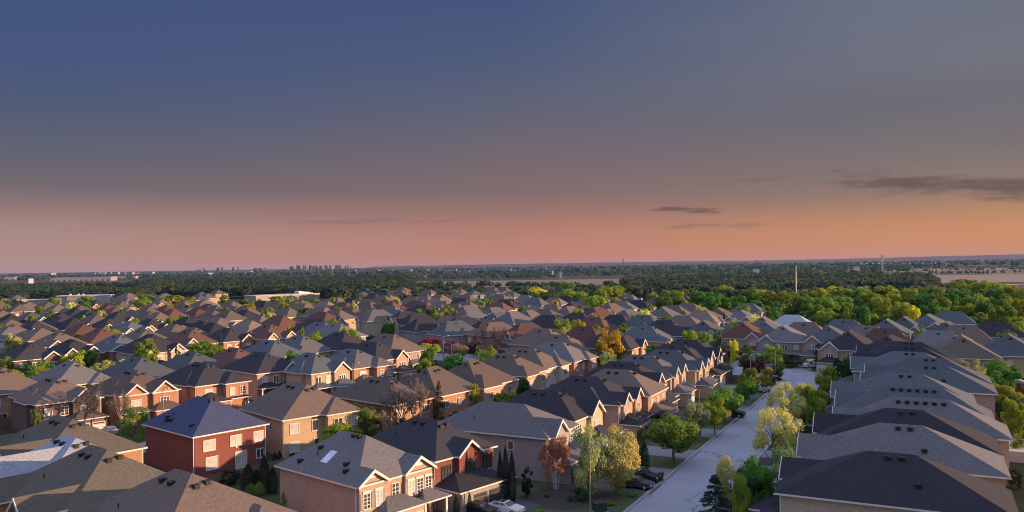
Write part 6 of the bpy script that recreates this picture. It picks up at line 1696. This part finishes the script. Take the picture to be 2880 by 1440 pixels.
    # garden fences
    def fence(pts,h,lab):
        root=empty('garden_fence',(0,0,0)); b=MB()
        for (xa,ya),(xb,yb) in zip(pts,pts[1:]):
            L=math.hypot(xb-xa,yb-ya); n=int(L/2.4); ux,uy=(xb-xa)/L,(yb-ya)/L
            q=[(xa+uy*.02,ya-ux*.02),(xb+uy*.02,yb-ux*.02),(xb-uy*.02,yb+ux*.02),(xa-uy*.02,ya+ux*.02)]
            b.hexa([(*p,.08) for p in q]+[(*p,h) for p in q])
            for k in range(n+1):
                c=MB(); x,y=xa+ux*L*k/n,ya+uy*L*k/n; c.box(x-.07,x+.07,y-.07,y+.07,0,h+.12)
                c.build('post',M['wood'],root)
        b.build('board_panel',M['wood'],root); tag(root,lab,'fence','garden fences')
    fence([st(s,-71) for s in(100,135,170,208)],1.8,'brown board fence between the street gardens and the brick rears')
    fence([st(s,17.5) for s in(92,130,165,225)],1.8,'brown board fence running behind the right row gardens')
    fence([s2(s,-103) for s in(30,45,60,75)],1.8,'brown board fence behind the blue-roofed brick house')
    fence([s2(s,-176) for s in(15,50,85,120)],1.8,'brown board fence between the first two sunlit rows')
# ------------------------------------------------------------------ hills, sky, haze, light
def build_hills():
    prof=[(-60,0),(1000,0),(1128,9),(1280,9),(1400,13),(1515,16),(1640,12),(1700,15),(1906,13),(2106,11),(2300,13),(2480,22),(2680,34),(2880,44),(3200,60)]
    mb=MB(); rs=random.Random(2); pts=[]
    for k in range(0,330):
        u=1000+k*6.6
        for (a,ha),(b,hb) in zip(prof,prof[1:]):
            if a<=u<=b: h=ha+(hb-ha)*(u-a)/(b-a)
        h+=rs.uniform(-.7,.7)+1.2*math.sin(k*.33)+1.3*math.sin(k*.13+1); pts.append((u,max(.2,h+ (24 if u>1060 else 24*(u-1000)/60))))
    X=lambda u,y:(u-1440)/F_PX*y
    rows=[(8000,0),(8900,.45),(9800,.8),(10600,1.0),(11500,.9)]
    V=[[(X(u,y),y,h*f+(rs.uniform(-1,1) if 0<f<1 else 0)) for u,h in pts] for y,f in rows]
    n=len(pts); 
    for r in V: mb.v+=r
    for r in range(len(rows)-1):
        for k in range(n-1): mb.f.append((r*n+k,r*n+k+1,(r+1)*n+k+1,(r+1)*n+k)); mb.m.append(0)
    m,nt,b=new_mat('hill_woods'); v=mapping(nt,(1,1,1)); nt.links.new(mix(nt,noise(nt,v,.006,6,.7),(.02,.03,.02),(.085,.08,.055)),b.inputs['Base Color']); b.inputs['Roughness'].default_value=1
    structure(mb.build('hills',m))
def build_sky():
    w=bpy.data.worlds.new('World'); SC.world=w; w.use_nodes=True; nt=w.node_tree; nt.nodes.clear()
    out=N(nt,'ShaderNodeOutputWorld'); bg=N(nt,'ShaderNodeBackground'); nt.links.new(bg.outputs[0],out.inputs[0])
    tc=N(nt,'ShaderNodeTexCoord'); sp=N(nt,'ShaderNodeSeparateXYZ'); nt.links.new(tc.outputs['Generated'],sp.inputs[0])
    def math_(op,a,b=None,clamp=False):
        n=N(nt,'ShaderNodeMath',operation=op,use_clamp=clamp)
        for i,v in enumerate((a,b)):
            if v is None: continue
            if isinstance(v,(int,float)): n.inputs[i].default_value=v
            else: nt.links.new(v,n.inputs[i])
        return n.outputs[0]
    X,Y,Z=sp.outputs
    hor=math_('SQRT',math_('ADD',math_('MULTIPLY',X,X),math_('MULTIPLY',Y,Y)))
    az=math_('DIVIDE',X,math_('MAXIMUM',hor,.001)); el=math_('DIVIDE',Z,math_('MAXIMUM',hor,.05))   # sine of bearing, tangent of height
    def lin(c): return tuple((x/255/12.92 if x/255<=.04045 else ((x/255+.055)/1.055)**2.4)/2**EXPO for x in c)
    tans=[.0,.007,.027,.046,.067,.091,.131,.196,.26,.325,.65,1.0]
    cols=SKYCOLS
    fac=math_('MULTIPLY',el,1.0,True)
    rs=[ramp(nt,fac,[(max(0,(t+(sh if t>.01 else 0)*min(1,t/.05))*(kk if t<.5 else 1)),lin(c)) for t,c in zip(tans,cc)]) for cc,sh,kk in zip(cols,(.014,0,-.007),(.87,1,.87))]
    f1=math_('DIVIDE',math_('ADD',az,.50),.50,True); f2=math_('DIVIDE',az,.50,True)
    grad=mix(nt,f2,mix(nt,f1,rs[0],rs[1]),rs[2])
    # clouds: thin dusk bars low over the bright side, and a soft veil high up
    ang=math_('ARCTAN2',X,Y)
    cv=N(nt,'ShaderNodeCombineXYZ'); nt.links.new(math_('MULTIPLY',ang,11),cv.inputs[0]); nt.links.new(math_('MULTIPLY',el,62),cv.inputs[1])
    nz=noise(nt,cv.outputs[0],1.5,7,.62)
    cv3=N(nt,'ShaderNodeCombineXYZ'); nt.links.new(math_('MULTIPLY',ang,5),cv3.inputs[0]); nt.links.new(math_('MULTIPLY',el,16),cv3.inputs[1])
    el_w=math_('ADD',el,math_('MULTIPLY',math_('SUBTRACT',noise(nt,cv3.outputs[0],2.4,5,.6),.5),.016))
    def bump_(v,c,w): # 1 at c falling to 0 at c+-w
        return math_('SUBTRACT',1,math_('DIVIDE',math_('ABSOLUTE',math_('SUBTRACT',v,c)),w),True)
    def smooth(v,a,b):
        n=N(nt,'ShaderNodeMapRange',interpolation_type='SMOOTHSTEP'); n.inputs[1].default_value=a; n.inputs[2].default_value=b; nt.links.new(v,n.inputs[0]); return n.outputs[0]
    def bar(az0,az1,e,wid,th0,th1,fade=.05):
        m=math_('MULTIPLY',smooth(ang,az0,az0+fade),math_('SUBTRACT',1,smooth(ang,az1-fade,az1)))
        m=math_('MULTIPLY',m,bump_(el_w,e,wid)); m=math_('ADD',m,math_('MULTIPLY',math_('SUBTRACT',nz,.5),2.0 )); return math_('MULTIPLY',smooth(m,th0,th1),smooth(bump_(el_w,e,wid),.0,.25))
    el_keep=el_w; el_w=math_('ADD',el_w,math_('MULTIPLY',math_('SUBTRACT',ang,.375),.105))
    cl=bar(.325,1.2,.0926,.0172,.16,.95,.14)
    el_w=el_keep
    cl=math_('MAXIMUM',cl,math_('MULTIPLY',bar(.135,.29,.063,.0085,.42,1.0,.06),.9))
    cl=math_('MAXIMUM',cl,math_('MULTIPLY',bar(.10,.40,.043,.007,.45,1.2,.12),.4))
    cl=math_('MAXIMUM',cl,math_('MULTIPLY',bar(-.35,.02,.056,.009,.45,1.3,.12),.4))
    cl=math_('MAXIMUM',cl,math_('MULTIPLY',bar(.20,.40,.098,.009,.5,1.2,.1),.6))
    grad=mix(nt,math_('MULTIPLY',cl,.82),grad,lin((98,78,80)))
    cv2=N(nt,'ShaderNodeCombineXYZ'); nt.links.new(math_('MULTIPLY',ang,3),cv2.inputs[0]); nt.links.new(math_('MULTIPLY',el,11),cv2.inputs[1])
    nz2=noise(nt,cv2.outputs[0],1.4,4,.55)
    veil=math_('MULTIPLY',math_('MULTIPLY',smooth(ang,.30,.58),bump_(el,.165,.055)),smooth(nz2,.38,.75))
    grad=mix(nt,math_('MULTIPLY',veil,.85),grad,lin((98,88,92)))
    veil2=math_('MULTIPLY',smooth(ang,.0,.5),math_('MULTIPLY',smooth(el,.20,.30),smooth(nz2,.3,.8)))
    grad=mix(nt,math_('MULTIPLY',veil2,.35),grad,lin((132,132,140)))
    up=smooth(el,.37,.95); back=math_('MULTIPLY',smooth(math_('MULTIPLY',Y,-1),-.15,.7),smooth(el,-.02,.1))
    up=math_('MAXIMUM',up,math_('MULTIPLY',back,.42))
    ub=N(nt,'ShaderNodeVectorMath',operation='SCALE'); ub.inputs[0].default_value=SKY_FILL; nt.links.new(up,ub.inputs['Scale'])  # extra glow added to the unseen sky overhead and behind, lifts ambient fill
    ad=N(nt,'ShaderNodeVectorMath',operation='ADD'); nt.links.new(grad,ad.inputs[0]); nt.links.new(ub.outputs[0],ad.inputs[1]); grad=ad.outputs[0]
    sk=N(nt,'ShaderNodeTexSky',sky_type='NISHITA'); sk.sun_disc=False; sk.sun_elevation=math.radians(SUN_EL); sk.sun_rotation=math.radians(90-SUN_AZ); sk.air_density=1.2; sk.dust_density=2
    ns=N(nt,'ShaderNodeVectorMath',operation='SCALE'); ns.inputs['Scale'].default_value=.05; nt.links.new(sk.outputs[0],ns.inputs[0])
    fin=mix(nt,.06,grad,ns.outputs[0])
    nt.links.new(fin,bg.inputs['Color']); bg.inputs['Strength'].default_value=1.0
    l=bpy.data.lights.new('sun','SUN'); o=bpy.data.objects.new('sun',l); COL.objects.link(o); l.energy=SUN_E; l.angle=math.radians(.6); l.color=(1,.63,.35)
    a,e=math.radians(SUN_AZ),math.radians(SUN_EL); d=Vector((math.cos(a)*math.cos(e),math.sin(a)*math.cos(e),math.sin(e)))
    o.rotation_euler=d.to_track_quat('Z','Y').to_euler(); o.location=(60,40,120)
def build_haze():
    mb=MB(); mb.box(-15500,15500,-300,12200,-1,84); o=mb.build('haze',[])
    m=bpy.data.materials.new('haze_air'); m.use_nodes=True; nt=m.node_tree; nt.nodes.clear(); out=N(nt,'ShaderNodeOutputMaterial'); v=N(nt,'ShaderNodeVolumePrincipled')
    v.inputs['Color'].default_value=(.34,.44,.95,1); v.inputs['Density'].default_value=HAZE; v.inputs['Anisotropy'].default_value=.0; nt.links.new(v.outputs[0],out.inputs['Volume']); o.data.materials.append(m); stuff(o)
SUN_E=4.5; HAZE=1.8e-5; SKY_FILL=(.36,.41,.60); EXPO=.8
SKYCOLS=[
 [(182,145,135),(182,145,134),(177,141,134),(166,134,129),(146,119,118),(118,103,111),(96,96,112),(76,87,119),(67,83,126),(64,81,124),(56,72,114),(50,66,108)],
 [(194,134,117),(194,134,116),(191,132,114),(179,126,114),(156,116,110),(130,107,108),(117,103,111),(94,97,117),(78,90,123),(68,84,125),(58,74,116),(50,66,108)],
 [(208,144,110),(209,145,109),(209,145,106),(203,143,105),(186,136,105),(148,122,110),(128,115,114),(110,107,117),(112,113,126),(106,111,128),(72,84,114),(52,68,108)]]
def main():
    M['galv']=plain('galvanised_pole',(.22,.20,.19),.6); M['galvlight']=plain('light_metal',(.5,.48,.46),.5); M['redlight']=plain('red_plastic',(.35,.03,.02),.4); M['skin']=plain('skin_tone',(.5,.3,.22),.6)
    M['stone2']=plain('weathered_cream_wall',(.36,.33,.29),.85); M['cream2']=plain('cream_render',(.46,.40,.35),.85); M['ware_a']=plain('pale_cladding',(.30,.29,.31),.7); M['ware_b']=plain('grey_cladding',(.32,.32,.36),.7)
    M['tower_a']=plain('tower_concrete',(.22,.19,.20),.9); M['tower_b']=plain('dark_tower_concrete',(.12,.105,.12),.9); M['pyl']=plain('dark_steel',(.05,.05,.06),.6); M['pyl2']=plain('grey_steel',(.2,.18,.18),.6); M['pinkwhite']=plain('antenna_plastic',(.6,.48,.46),.6)
    M['tanwood']=plain('pale_timber',(.45,.36,.26),.8); M['greenbox']=plain('green_enamel',(.03,.055,.04),.5); M['polewhite']=plain('white_mast_paint',(.85,.84,.83),.5); M['canvas']=plain('white_canvas',(.7,.69,.66),.9)
    for k,c in {'far_a':(.062,.130,.090),'far_b':(.085,.125,.085),'far_c':(.052,.110,.090),'far_d':(.125,.155,.075)}.items(): M[k]=leaf('wood_'+k[-1],c,.5,.35)
    setup_camera(); build_sky(); build_ground(); build_houses(); build_trees(); build_far_woods(); build_lamps(); build_cars(); build_person(); build_misc(); build_hills(); build_haze()
    vs=SC.view_settings; vs.view_transform='Standard'; vs.look='None'; vs.exposure=EXPO; vs.gamma=1
    SC.cycles.use_denoising=True; SC.cycles.max_bounces=6; SC.cycles.pixel_filter_type='BLACKMAN_HARRIS'; SC.cycles.filter_width=1.05; SC.cycles.volume_bounces=1; SC.cycles.transparent_max_bounces=8; SC.cycles.volume_step_rate=4
main()
